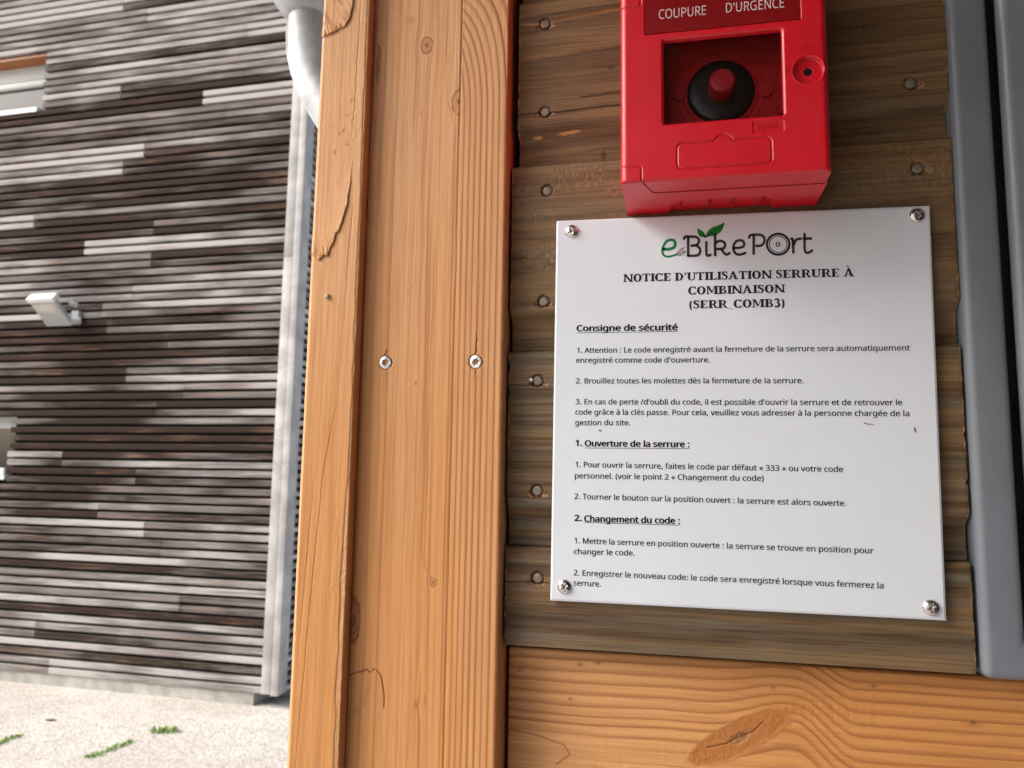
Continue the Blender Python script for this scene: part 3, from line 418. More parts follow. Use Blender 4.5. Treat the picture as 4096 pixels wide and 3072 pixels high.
    "è": [452,[196,438,234,438,271,438,303,430,329,414,356,398,376,375,390,346,404,317,411,283,411,244,411,230,411,215,411,201,313,201,215,201,117,201,118,153,131,116,154,90,178,65,211,52,254,52,281,52,306,55,327,60,348,65,370,72,392,82,392,61,392,41,392,20,370,10,349,3,327,-1,306,-6,280,-8,251,-8,210,-8,174,0,143,17,112,33,88,58,70,91,53,124,44,164,44,212,44,259,52,299,68,333,84,366,106,392,134,411,163,429],[257,380,233,380,200,380,173,369,154,348,134,326,122,296,119,257,192,257,265,257,338,257,338,282,334,303,326,322,319,340,308,354,292,364,277,375],[180,614,209,614,214,603,222,589,231,575,239,560,249,546,259,532,269,518,277,506,285,496,285,492,285,489,285,486,270,486,254,486,238,486,229,493,219,502,208,513,196,523,185,534,174,546,163,557,154,568,145,579,136,590,129,599,124,606,124,609,124,612,124,614,152,614]],
    "é": [452,[196,438,234,438,271,438,303,430,329,414,356,398,376,375,390,346,404,317,411,283,411,244,411,230,411,215,411,201,313,201,215,201,117,201,118,153,131,116,154,90,178,65,211,52,254,52,281,52,306,55,327,60,348,65,370,72,392,82,392,61,392,41,392,20,370,10,349,3,327,-1,306,-6,280,-8,251,-8,210,-8,174,0,143,17,112,33,88,58,70,91,53,124,44,164,44,212,44,259,52,299,68,333,84,366,106,392,134,411,163,429],[257,380,233,380,200,380,173,369,154,348,134,326,122,296,119,257,192,257,265,257,338,257,338,282,334,303,326,322,319,340,308,354,292,364,277,375],[347,609,347,606,342,599,335,590,326,579,317,568,307,557,296,546,285,534,274,523,263,513,252,502,242,493,233,486,217,486,202,486,186,486,186,489,186,492,186,496,194,506,203,518,212,532,221,546,231,560,240,575,249,589,256,603,262,614,291,614,319,614,347,614,347,612]],
}

# ================================================================== THE SETTING
GZ = -0.045
gm = MB(); gm.add([(-60, -60, GZ), (60, -60, GZ), (60, 60, GZ), (-60, 60, GZ)], [(0, 1, 2, 3)])
tag(gm.build('ground', M['ground']), kind='structure')

# ------------------------------------------------------------------ slatted building behind on the left
bld = empty('slatted_building', (-2.56, 4.29, 0), R(-2.0))
tag(bld, 'building clad in weathered grey and brown horizontal timber slats, out of focus behind the post', 'building')
rnd = random.Random(11)
PITCH, SZ0, NROW, XL = 0.0615, 0.037, 106, -5.5
WINS = [(-3.75, -2.335, 4.327, 4.811), (-3.75, -2.342, 1.40, 1.886)]
def tone_at(z):
    pts = [(0, .78), (.22, .74), (.28, .60), (.9, .60), (1.2, .44), (1.5, .30), (2.0, .28), (2.45, .38), (2.62, .80), (2.9, .74), (3.0, .36), (3.6, .30), (3.9, .42), (4.3, .52), (4.7, .72), (5.4, .76), (7, .6)]
    for (a, va), (b, vb) in zip(pts, pts[1:]):
        if z <= b: return va+(vb-va)*(z-a)/(b-a)
    return .6
FIXED = {63: [(-1.342, .95, .16)], 69: [(-.858, .12, .95)], 82: [(-1.639, .9, .55)], 55: [(-2.307, .75, .2)], 51: [(-1.809, .35, .85)],
         33: [(-.855, .5, .6)], 35: [(-1.348, .25, .75)], 45: [(-1.348, .9, .7)], 43: [(-1.6, .85, .75)], 71: [(-1.6, .8, .4)], 41: [(-1.55, .2, .75)],
         17: [(-1.1, .62, .85)], 25: [(-1.85, .7, .38)]}
cl = MB(); x_end = -0.108
def slat(mb, xa, xb, z, tone, seed, dz=0.0):
    prof = [(.02, .002), (-.0175, .002), (-.0200, .006), (-.0205, .0375), (-.0160, .0435), (.02, .0450)]
    n = max(2, int((xb-xa)/.10)+1); vs = []; cs = []; fs = []
    g = 1.0 if z < .2 else 0.0
    for i in range(n+1):
        x = xa+(xb-xa)*i/n
        a = float(vn(x*.75+seed*7.1, seed*3.7, 5)); bb = float(vn(x*4+seed*2.3, seed*1.7, 8))
        t = tone+(a-.5)*.85+(bb-.5)*.30
        # a long dark weathering stain that runs down the middle of the wall
        dd = ((x+1.75+.25*math.sin(z*2.1))/.62)**2+((z-1.85)/1.15)**2
        t -= .40*math.exp(-dd)
        s = max(0.0, float(vn(x*3+seed*5, seed, 3))-.62)*2.2
        for y, zz in prof:
            vs.append((x, y+.002*(seed % 1-.5), z+zz+dz)); cs.append((t, s, g, 1))
    m = len(prof)
    for i in range(n):
        for k in range(m-1):
            fs.append((i*m+k, (i+1)*m+k, (i+1)*m+k+1, i*m+k+1))
    fs.append(tuple(range(m))); fs.append(tuple(n*m+k for k in range(m-1, -1, -1)))
    mb.add(vs, fs, cs)
for j in range(NROW//2+1):                     # a board carries two slats, so joints come in pairs of rows
    key = [k for k in FIXED if k//2 == j]
    cuts = [XL, x_end]; tones = {}
    if key:
        xj, ta, tb = FIXED[key[0]][0]; cuts = [XL, xj-rnd.uniform(1.8, 2.6), xj, x_end]
        tn = [rnd.uniform(.2, .7), ta, tb]
    else:
        x = x_end-rnd.uniform(.3, 3.4); cuts = [x_end]
        while x > XL+.4: cuts.append(x); x -= rnd.uniform(2.4, 4.2)
        cuts.append(XL); cuts = cuts[::-1]
        tn = [min(1, max(.05, tone_at(SZ0+2*j*PITCH)+rnd.uniform(-.15, .15))) for _ in cuts[1:]]
    for r in (0, 1):
        k = 2*j+r; z = SZ0+k*PITCH; zc = z+.025
        for (xa, xb), t in zip(zip(cuts, cuts[1:]), tn):
            t2 = t+rnd.uniform(-.16, .16); sd_ = rnd.uniform(0, 90)
            segs = [(xa+.0012, xb-.0012)]
            for wx0, wx1, wz0, wz1 in WINS:
                if wz0-.02 < zc < wz1+.01:
                    ns = []
                    for a, b in segs:
                        if b <= wx0 or a >= wx1: ns.append((a, b)); continue
                        if a < wx0: ns.append((a, wx0))
                        if b > wx1: ns.append((wx1+rnd.uniform(-.012, .012), b))
                    segs = ns
            for a, b in segs:
                if b-a > .03: slat(cl, a, b, z, t2, sd_, rnd.uniform(-.0015, .0015))
cl.build('cladding', M['slat'], bld)
# the gable side that runs away behind the corner board
sd2 = MB()
for k in range(NROW):
    z = SZ0+k*PITCH; t = .7+rnd.uniform(-.25, .25)
    for a, b in ((.09, 2.4), (2.402, 6.0)):
        sd2.add([(.012-.03, a, z), (.010, a, z+.004), (.014, a, z+.030), (-.012, a, z+.036), (.012-.03, b, z), (.010, b, z+.004), (.014, b, z+.030), (-.012, b, z+.036)],
                [(0, 4, 5, 1), (1, 5, 6, 2), (2, 6, 7, 3), (0, 1, 2, 3), (7, 6, 5, 4)], (t+rnd.uniform(-.1, .1), .1, 0, 1))
sd2.build('side_cladding', M['side'], bld)
cb = MB(); cb.box(-.104, -.034, -.030, .055, .042, 3.0); cb.box(-.104, -.034, -.030, .055, 3.003, 6.6); cb.box(-.031, .022, -.034, .084, .036, 6.6)
cb.build('corner_board', M['corner'], bld, bevel=.004)
wl = MB()
# wall core with real window openings: columns and bands round the two openings
wl.box(XL, -3.75, .022, .3, .03, 6.6); wl.box(-2.335, -.02, .022, .3, .03, 6.6)
wl.box(-3.75, -2.335, .022, .3, .03, 1.40); wl.box(-3.75, -2.335, .022, .3, 1.886, 4.327); wl.box(-3.75, -2.335, .022, .3, 4.811, 6.6)
wl.box(-.3, -.02, .3, 6.0, .03, 6.6)
wl.build('wall', M['membrane'], bld)
pl = MB(); pl.box(XL, -.17, -.004, .25, -.4, .036); pl.box(-.3, -.03, .25, 6.0, -.4, .03)
pl.build('plinth', M['concrete'], bld)
rf = MB(); rf.box(XL-.2, .4, -.4, 6.3, 6.62, 6.8); rf.build('roof', M['zinc'], bld)
for i, (wx0, wx1, wz0, wz1) in enumerate(WINS):
    up = i == 0; fr_h = .18 if up else .10
    zt = wz1
    wf = MB()
    zl = wz1-.012 if up else wz1
    top = 4.792 if up else 1.896
    f0 = top-fr_h
    wf.box(wx0, wx1, .10, .16, f0+.055, top); wf.box(wx0, wx1, .092, .16, f0, f0+.046)
    wf.box(wx0, wx0+.06, .10, .16, wz0, f0); wf.box(wx1-.014, wx1+.0, .115, .16, wz0, f0)
    wf.box(wx0, wx1, .10, .16, wz0+.0, wz0+.04)
    wo = wf.build('window', M['upvc'], bld, bevel=.003)
    g = MB(); g.box(wx0+.05, wx1-.012, .125, .13, wz0+.03, f0+.01); g.build('pane', M['glass_dark'], wo)
    sl = MB()
    if up:
        sl.add([(wx0, -.03, 4.315), (-2.372, -.03, 4.315), (-2.372, -.03, 4.352), (wx0, -.03, 4.352), (wx0, .12, 4.335), (-2.372, .12, 4.335), (-2.372, .12, 4.372), (wx0, .12, 4.372)],
               [(0, 1, 2, 3), (3, 2, 6, 7), (1, 5, 6, 2), (0, 4, 5, 1), (4, 0, 3, 7)])
    else:
        sl.box(wx0, -2.352, -.035, .12, 1.445, 1.492); sl.box(wx0, -2.352, -.028, .12, 1.405, 1.443); sl.box(wx0, -2.42, -.05, .0, 1.36, 1.403)
    sl.build('sill', M['white'], wo)
    if up:
        lb = MB(); lb.box(wx0, wx1-.001, -.008, .12, 4.7925, 4.8105)
        lb.build('lintel', M['lintel'], wo)

# ------------------------------------------------------------------ floodlight on the slats
fl = empty('floodlight', (-4.37, 4.33, 2.55), R(-2.0))
tag(fl, 'pale grey square floodlight tilted downward on the slatted wall', 'floodlight')
FD = Vector((0, -.18, .152)).normalized(); FN = Vector((0, -.152, -.18)).normalized(); FX = Vector((1, 0, 0))
O0 = Vector((-.105, -.055, 0))
def fbox(mb, u0, u1, v0, v1, n0, n1):
    mb.add([O0+FX*u+FD*v+FN*n for n in (n0, n1) for (u, v) in ((u0, v0), (u1, v0), (u1, v1), (u0, v1))],
           [(0, 3, 2, 1), (4, 5, 6, 7), (0, 1, 5, 4), (1, 2, 6, 5), (2, 3, 7, 6), (3, 0, 4, 7)])
m = MB(); fbox(m, -.115, .115, 0, .245, -.034, 0); m.build('housing', M['lamp_grey'], fl, bevel=.006)
m = MB(); fbox(m, -.117, .117, .225, .262, -.060, .008); m.build('visor', M['white'], fl, bevel=.004)
m = MB(); fbox(m, -.09, .09, .118, .205, -.01, .0025); m.build('reflector', M['lamp_glass'], fl, bevel=.001)
m = MB(); m.tube([(.01, -.10, .165), (.055, -.07, .15)], .018, 16); m.tube([(.01, -.075, .03), (.06, -.03, .045)], .022, 16)
m.box(-.03, .03, -.03, .0, .02, .12); m.build('bracket', M['lamp_grey'], fl)

# ------------------------------------------------------------------ weeds in the paving joints
def tuft(name, pts, label, cat, n, h, spread, mat, seed, lean=(0, 0)):
    r = random.Random(seed); mb = MB()
    for _ in range(n):
        t = r.random()*(len(pts)-1); i = min(int(t), len(pts)-2); f = t-i
        x = pts[i][0]*(1-f)+pts[i+1][0]*f+r.gauss(0, spread); y = pts[i][1]*(1-f)+pts[i+1][1]*f+r.gauss(0, spread*.6)
        a = r.uniform(0, 6.28); L = h*r.uniform(.4, 1.1); wd = r.uniform(.0025, .006); o = L*r.uniform(.25, .9)
        dx, dy = math.cos(a), math.sin(a); px, py = -dy*wd, dx*wd
        P = [(x, y, GZ), (x+dx*o*.35, y+dy*o*.35, GZ+L*.6), (x+dx*o, y+dy*o, GZ+L*.85)]
        vs = [(P[0][0]-px, P[0][1]-py, P[0][2]), (P[0][0]+px, P[0][1]+py, P[0][2]), (P[1][0]+px, P[1][1]+py, P[1][2]), (P[1][0]-px, P[1][1]-py, P[1][2]), P[2]]
        mb.add(vs, [(0, 1, 2, 3), (3, 2, 4)])
    return tag(mb.build(name, mat), label, cat, 'weeds in the paving')
def gp(px, py): p = atz(px, py, GZ); return (p[0], p[1])
tuft('weed', [gp(615, 2928), gp(655, 2930), gp(705, 2926)], 'spiky green weed tuft on the paving, close to the foot of the slatted building', 'weed', 70, .05, .026, M['grass'], 3)
tuft('weed', [gp(350, 3030), gp(400, 3015), gp(470, 2990), gp(535, 2962)], 'long slanting strip of yellow-green grass in the paving joint below the weed tuft', 'weed', 230, .016, .016, M['grass'], 4)
tuft('weed', [gp(-60, 3000), gp(0, 2975), gp(40, 2955), gp(80, 2942)], 'strip of green grass cut off by the left picture edge', 'weed', 140, .018, .016, M['grass'], 5)
tuft('weed', [gp(190, 2884), gp(212, 2882)], 'tiny yellow moss clump on the paving near the building plinth', 'weed', 60, .01, .010, M['moss'], 6)

# ------------------------------------------------------------------ roof of the bicycle shelter, its gutter pipe and its far walls (roof and walls unseen, added to shade the scene)
sr = MB(); sr.box(-.78, 3.2, -1.6, .56, 2.42, 2.46); sr.build('shade_roof_deck', M['roof'], None)  # unseen roof, added to shade the notice wall
sr = bpy.data.objects['shade_roof_deck']; sr.name = 'added_shade_roof'; tag(sr, 'unseen boarded roof above the notice wall, added for shade', 'roof')
bw = MB(); bw.box(-.05, 3.1, -1.35, -1.30, GZ, 2.42); bw.box(3.1, 3.15, -1.30, .1, GZ, 2.42)  # unseen walls, placed to cut the light from the front
tag(bw.build('added_shade_wall', M['roof']), 'unseen brown wall opposite the notice, added to cut front light', 'wall')
dp = empty('downpipe', (-.59, .6, GZ)); tag(dp, 'grey galvanised downpipe bending away behind the wooden post', 'downpipe')
def sc(x, z): return (x*.647+.59, 0, (1.5+.647*(z-1.5))-GZ)
path = [sc(-.912, 2.80), sc(-.912, 2.62), sc(-.908, 2.57), sc(-.896, 2.52), sc(-.876, 2.475), sc(-.85, 2.43), sc(-.81, 2.37), sc(-.74, 2.27), sc(-.66, 2.17), sc(-.60, 2.09)]
a = Vector(path[-1]); path += [tuple(a+Vector((.03, 0, -.06))), tuple(a+Vector((.045, 0, -.13))), (a.x+.045, 0, 0)]
m = MB(); m.tube(path, .0355, 32); m.build('pipe', M['zinc'], dp)
m = MB(); c = sc(-.912, 2.672)
def ringt(mb, x, z0, prof):
    mb.tube([(x, 0, z0+h) for h, r in prof], [r for h, r in prof], 36)
ringt(m, c[0], c[2]-.004, [(0, .037), (.004, .043), (.016, .052), (.034, .064), (.06, .068), (.075, .068)])
m.build('collar', M['zinc'], dp)
m = MB(); s_ = sc(-.966, 2.5); m.tube([(p[0]-.0345, p[1]-.012, p[2]) for p in path[:3]]+[(path[3][0]-.033, -.012, path[3][2]-.003), (path[4][0]-.031, -.012, path[4][2]-.010), (path[5][0]-.027, -.012, path[5][2]-.018), (path[6][0]-.024, -.012, path[6][2]-.024), (path[7][0]-.024, -.012, path[7][2]-.024)], .0016, 8)
m.build('seam', M['zinc'], dp)
gt = MB(); gt.tube([(-.75, .6, 2.405), (3.2, .6, 2.405)], .07, 28)
tag(gt.build('gutter', M['zinc']), 'grey roof gutter above the downpipe', 'gutter')

# ================================================================== TIMBER OF THE SHELTER
def rows(z0, z1, step): return np.linspace(z0, z1, int(round((z1-z0)/step))+1)
ZB, ZT = 1.27, 1.90
def extend(mb, x0, x1, y0, y1):
    """plain lower and upper lengths of a standing timber, outside the picture"""
    mb.box(x0, x1, y0, y1, GZ, ZB-.001); mb.box(x0, x1, y0, y1, ZT+.001, 2.42); return mb
def wood_box(mb, name, mat, parent):
    o = mb.build(name, mat, parent); a = o.data.color_attributes.new('wood', 'FLOAT_COLOR', 'POINT')
    a.data.foreach_set('color', np.tile(np.array([.1, .4, 0, 0], np.float32), len(mb.v))); return o

# ---- left member: the rough post ------------------------------------------------------------
post = empty('timber_post', (0, 0, 0)); tag(post, 'rough orange pine post with a splintered flake, leftmost beside the slatted building', 'post')
F1 = [(-222.0, 1850), (-222.7, 1839.7), (-223.3, 1832), (-224.9, 1824.8), (-226.6, 1822.5), (-228.8, 1819.4), (-232, 1818.5), (-236, 1816.5), (-243.8, 1814.1), (-252, 1813)]
F2 = [(-218.2, 1722), (-219, 1703.2), (-220.5, 1686.8), (-223.2, 1676), (-226.4, 1666.4), (-228.6, 1665.5), (-229.3, 1660), (-232, 1655), (-233.5, 1649.5), (-236, 1650.5), (-240.1, 1646.6), (-243, 1649), (-247.3, 1653.4), (-252, 1652)]
def post_fn(X, Z):
    wob = 1.1*(fbm(X/4, Z/3, 21)-.5)*2
    lowfreq = fbm(X/60, Z/260, 31)
    f = (X+8*(fbm(X/40, Z/170, 33)-.5)-.016*(Z-1500))/9.0
    late = rings(f, 35)*.30*(.4+.6*sstep(1700, 1450, Z))
    h = .10*(fbm(X/1.3, Z/9, 41)-.5)+.30*(fbm(X/11, Z/60, 43)-.5)
    tone = .05+.5*lowfreq+.50*sstep(1800, 1400, Z); torn = 0*X; dark = 0*X  # wood tone, warmer downward: partly sky and ground light painted in
    # rough planed patches
    rough = sstep(.55, .75, fbm(X/14, Z/30, 45))*sstep(-232, -218, X)
    h = h+rough*.38*(fbm(X/.9, Z/1.8, 47)-.5)
    for F, top, hh in ((F1, 1870, .75), (F2, 1730, .75)):
        poly = F+[(-260, F[-1][1]), (-260, top), (F[0][0]+3, top)]
        ins = inpoly(X+wob*.5, Z+wob*.5, poly); d, t = segdist(X+wob*.5, Z+wob*.5, F)
        if F is F2: amp = sstep(0, .18, t)
        else: amp = 1.0
        h = h+np.where(ins, 1.0*amp*np.exp(-d/9.0)+.5*np.exp(-d/2.5)*(fbm(X/1.2, Z/1.6, 51)-.5), -.35*amp*np.exp(-d/2.2))
        line = sstep(.55, .1, d)*amp*np.where(ins, .25, 1.0)  # step shadow of the raised flake, painted as a dark line
        dark = np.maximum(dark, line*.85)
        fib = ins*sstep(9, 0, d)*sstep(.35, .6, t)
        h = h+fib*2.0*(fbm((X+Z*.35)/.7, Z/5, 53)-.5); torn = np.maximum(torn, .8*fib*sstep(.35, .7, fbm((X+Z*.35)/.9, Z/6, 54)))
        if F is F1:
            stain = ins*sstep(.5, .75, fbm((X+.6*Z)/3.2, (Z-.6*X)/14, 55)); late = np.maximum(late, .65*stain)
            torn = np.maximum(torn, .5*ins*sstep(.55, .8, fbm((X+.6*Z)/5, Z/16, 57)))
    # fine splits
    for P, w_ in (([(-222.0, 1548), (-226.5, 1522), (-230.0, 1497), (-234, 1430), (-238.6, 1341), (-241, 1280)], .16),
                  ([(-216, 1690), (-218.5, 1650), (-219.5, 1600)], .10), ([(-236, 1500), (-239, 1440), (-241.5, 1380)], .10), ([(-216.6, 1850), (-217.6, 1800), (-219, 1740)], .10)):
        d, t = segdist(X+.35*(fbm(Z/9, X/50, 61)-.5)*2, Z, P); c = sstep(w_+.32, w_*.5, d)*np.sin(np.pi*np.clip(t, .02, .98))**.4
        dark = np.maximum(dark, c*.34); h = h-.3*c
    # frayed arris on the right edge, widening downward
    wd = 1.2+2.6*sstep(1560, 1400, Z)+1.2*(vn(Z/14, 0*Z, 63)-.5)
    e = -210.5-X; fr = sstep(wd+.5, wd-.5, e)
    h = h-fr*(.25+.5*fbm(X/.8, Z/1.1, 65)); tone = tone*(1-.8*fr); torn = np.maximum(torn, .35*fr*fbm(X/.7, Z/.9, 67))
    # left arris knocked off
    e = X+247.2; h = h-np.where(e < 2.6, (2.6-e)*.75+.35*(fbm(X/1.0, Z/2.0, 69)-.5), 0); tone = np.where(e < 2.6, tone*.2, tone)
    # little torn spots
    for (sx, sz, sr) in ((-220.3, 1763, 1.6), (-223.5, 1752, 1.4), (-226.5, 1741, 1.5), (-229, 1739, 1.2), (-232, 1725, 1.8), (-236, 1745, 1.0), (-223, 1730, .9)):
        d = np.hypot((X-sx)*.8, Z-sz); s_ = sstep(sr+.8, sr*.4, d+1.4*(fbm(X/.8, Z/.8, 71)-.5))
        h = h+s_*.9*(fbm(X/.7, Z/.7, 73)-.45); torn = np.maximum(torn, .45*s_); dark = np.maximum(dark, .3*s_*(fbm(X/.7, Z/.7, 73) < .45))
    return h, (np.clip(late, 0, 1), np.clip(tone, 0, 1), np.clip(torn, 0, 1), np.clip(dark, 0, 1))
zs = rows(ZB, ZT, .0005)
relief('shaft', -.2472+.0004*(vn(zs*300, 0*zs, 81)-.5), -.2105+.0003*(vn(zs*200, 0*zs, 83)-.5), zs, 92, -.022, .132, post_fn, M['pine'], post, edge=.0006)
wood_box(extend(MB(), -.2472, -.2105, -.022, .11), 'upper_shaft', M['pine'], post)
m = MB(); p = at(1310, 1186, -.0225)
m.lathe([(.0008, -.0018), (.0016, -.0015), (.0019, -.0006), (.0017, .0004)], p[0], -.0222, p[2], 7); m.build('resin_bead', M['pebble'], post)

# ---- right member: the planed board with two screws -----------------------------------------
board = empty('timber_board', (0, 0, 0)); tag(board, 'planed pine board with two screws and ridged grain, right of the rough post', 'board')
BK = [(-170.6, 1805.2, 4.6, 6.6), (-145.6, 1760.0, 4.4, 9.5), (-208.6, 1402.4, 3.9, 13.5), (-151.7, 1429.5, 2.2, 3.2), (-161.9, 1352.0, 1.4, 2.0), (-169.0, 1561.2, 1.1, 1.3), (-206.8, 1795, 1.6, 15)]
TS = [(-192.1, 1575.4), (-128.1, 1574.8)]
CRK = [(-211, 1367.9), (-208.5, 1367.6), (-206, 1369.2), (-202, 1369.6), (-198, 1371.4), (-194.8, 1370.0)]
CRK2 = [(-193.6, 1371.2), (-192.6, 1372.4), (-190, 1371.2), (-187.4, 1368.2), (-186.2, 1363), (-184.9, 1357), (-184.6, 1348)]
def board_fn(X, Z):
    left = X < -143.5
    U = X+6.0*(fbm(X/30, Z/230, 101)-.5)+1.6*(fbm(X/8, Z/60, 103)-.5)
    dark = 0*X; torn = 0*X; kn = 0*X; ringk = 0*X
    for (kx, kz, ru, rv) in BK:
        dfl, d = knotflow(U, Z, kx, kz, ru, rv, 1.15); U = U-dfl*.75
        dn = np.sqrt(d)*(1+.35*(fbm(X/2.2, Z/3.0, 107)-.5))
        kn = np.maximum(kn, sstep(1.08, .85, dn)); ringk = np.maximum(ringk, sstep(1.1, .95, dn)*sstep(.72, .9, dn))
        ringk = np.maximum(ringk, sstep(.95, .5, dn)*.6*(np.abs((dn*4.2) % 1-.5) < .16))
        if rv < 14 and ru > 1.2: dark = np.maximum(dark, sstep(.34, .12, dn)*.8)
    fl_ = U/5.2+2.2*fbm(U/16, 0*U, 109)
    lateL = rings(fl_, 111, .80)*(.10+.75*sstep(.35, .7, fbm(U/7, 0*U+3, 113)))*(.4+.9*fbm(X/10, Z/120, 114))
    lateL = np.maximum(lateL, .55*sstep(.60, .74, fbm(U/2.2, Z/300, 116))*sstep(.40, .6, fbm(U/8, Z/130, 118)))
    # ridged lamella: straight lines that bend to the left near the top
    xr = X+143.5; s_ = .0030*np.maximum(0, Z-1752)**2
    fR = (xr+s_*(1-.75*np.clip(xr/34, 0, 1))+.9*(fbm(X/25, Z/160, 115)-.5))/(3.75+.012*xr)
    i = np.floor(fR); t = fR-i
    lateR = sstep(.25, .88, t)**1.5*sstep(1.0, .90, t)*(.55+.45*_h(i.astype(np.int64), 0*i.astype(np.int64), 117))
    late = np.where(left, lateL, .95*lateR)
    late = np.maximum(late*(1-.6*kn), kn*.42*left); late = np.maximum(late, ringk*.85*left); dark = np.maximum(dark, .42*ringk*left*sstep(.35, .6, fbm(X/4, Z/5, 108)))
    purple = sstep(1.0, .2, np.hypot((X+206.6)/2.0, (Z-1793)/19)+.9*(fbm(X/1.1, Z/7, 119)-.5)); dark = np.maximum(dark, .42*purple)
    h = .07*(fbm(X/1.1, Z/12, 121)-.5)+np.where(left, .025*lateL, .26*lateR+.05*(fbm(X/.8, Z/1.2, 123)-.5))
    h = h+.22*(fbm(X/25, Z/90, 125)-.5)
    # cross checks on the ridged lamella
    h = h-np.where(left, 0, .06*(fbm(X/6, Z/.7, 127)-.5))
    # joint between the lamellas and a fine raised line beside it
    j = np.abs(X+143.5-.35*(vn(Z/40, 0*Z, 129)-.5)); c = sstep(.55, .15, j); h = h-.35*c; dark = np.maximum(dark, .35*c)
    for xo, a_ in ((-145.3, .18), (-147.4, .12), (-158.2, .08)):
        q = np.abs(X-xo-.6*(fbm(Z/120, X*0, 131)-.5)); c = sstep(.5, .1, q); h = h+a_*c; late = late*(1-.5*c)
    # torn chips beside the second knot and below the first
    for (cx, cz, sx, sz, ang) in ((-149.6, 1752, 1.3, 9, .28), (-167.2, 1802.5, 1.0, 4, -.5), (-183, 1826, 5, 4, -.6)):
        ca, sa = math.cos(ang), math.sin(ang); a1 = (X-cx)*ca+(Z-cz)*sa; b1 = -(X-cx)*sa+(Z-cz)*ca
        q = sstep(1.15, .55, np.hypot(a1/sx, b1/sz)+.8*(fbm(X/.9, Z/.9, 133)-.5)*2*.5)*left
        h = h+q*.6*(fbm(X/.7, Z/.7, 135)-.6); torn = np.maximum(torn, .65*q)
    # little resin flecks
    g = vn(X/1.3, Z/5.5, 137); late = np.maximum(late, .55*sstep(.955, .985, g)*left)
    # cracks
    for P, w_ in ((CRK, .20), (CRK2, .10)):
        d, t = segdist(X+.5*(fbm(X/1.5, Z/1.5, 139)-.5), Z+.9*(fbm(X/1.5, Z/1.5, 141)-.5), P); c = sstep(w_+.35, w_*.4, d)
        dark = np.maximum(dark, c); h = h-.9*c
    for rr_, wd_ in ((1.0, .10), (.62, .12), (.3, .2)):
        q = np.hypot((X+208.3)/4.6, (Z-1402.4)/14.5)+.16*(fbm(X/2.2, Z/6, 151)-.5); c = sstep(wd_, wd_*.3, np.abs(q-rr_)); dark = np.maximum(dark, .5*c*sstep(.3, .6, fbm(X/3, Z/6, 153))); late = np.maximum(late, .8*c)
    late = np.maximum(late, .45*(q < 1.0))
    # curl of wood under the crack
    d, t = segdist(X, Z, [(-210, 1344), (-203, 1345), (-198, 1351), (-195.5, 1362)]); late = np.maximum(late, .30*sstep(2.2, .2, d))
    # resin streak below the small knot
    d, t = segdist(X, Z, [(-161.5, 1350), (-160.4, 1338), (-160.2, 1318), (-160.6, 1290)]); late = np.maximum(late, .75*sstep(1.3, .2, d+.8*(fbm(X/.8, Z/9, 143)-.5)))
    d, t = segdist(X, Z, [(-160.3, 1372), (-160.9, 1360), (-161.6, 1353)]); late = np.maximum(late, .6*sstep(2.0*0+.4+1.6*t, 0, d))
    d, t = segdist(X, Z, [(-160.8, 1449), (-160.0, 1440), (-155, 1432)]); late = np.maximum(late, .4*sstep(1.4, .2, d))
    # crushed rims, splinters and hair splits at the screws
    for q, (sx, sz) in enumerate(TS):
        r = np.hypot(X-sx, Z-sz); rr = r+1.3*(fbm(X/1.1, Z/1.1, 145+q)-.5)
        c = sstep(5.3, 4.4, rr); h = h-.9*c; dark = np.maximum(dark, .75*sstep(4.9, 4.3, rr)*sstep(3.2, 4.2, r))
        L = (9.5, 21.0)[q]; d, t = segdist(X+.25*np.sin(Z*.9), Z, [(sx-.4, sz+3.5), (sx+.1, sz+7), (sx+.5, sz+L)])
        c = sstep((1.2*(1-t)+.16)*1.3, .1, d); dark = np.maximum(dark, .75*c*(.55+.45*sstep(.2, .5, t))); torn = np.maximum(torn, c*(t < .35)); h = h-.5*c
        d, t = segdist(X, Z, [(sx+.3, sz-3.6), (sx+.1, sz-7), (sx-.5, sz-10.5)]); c = sstep(.9*(1-t)+.2, .08, d)*q; dark = np.maximum(dark, .7*c); h = h-.4*c
    tone = -.05+.45*fbm(X/26, Z/240, 147)+.50*sstep(1800, 1380, Z)+.55*(fbm(U/5.5, Z/500, 148)-.3)  # wood colour warms downward, with some ground bounce painted in
    return h, (np.clip(late, 0, 1), np.clip(tone, 0, 1), np.clip(torn, 0, 1), np.clip(dark, 0, 1))
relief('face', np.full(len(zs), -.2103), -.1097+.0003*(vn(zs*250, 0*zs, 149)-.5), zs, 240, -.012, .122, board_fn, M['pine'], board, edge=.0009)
wood_box(extend(MB(), -.2103, -.1097, -.012, .11), 'upper_length', M['pine'], board)

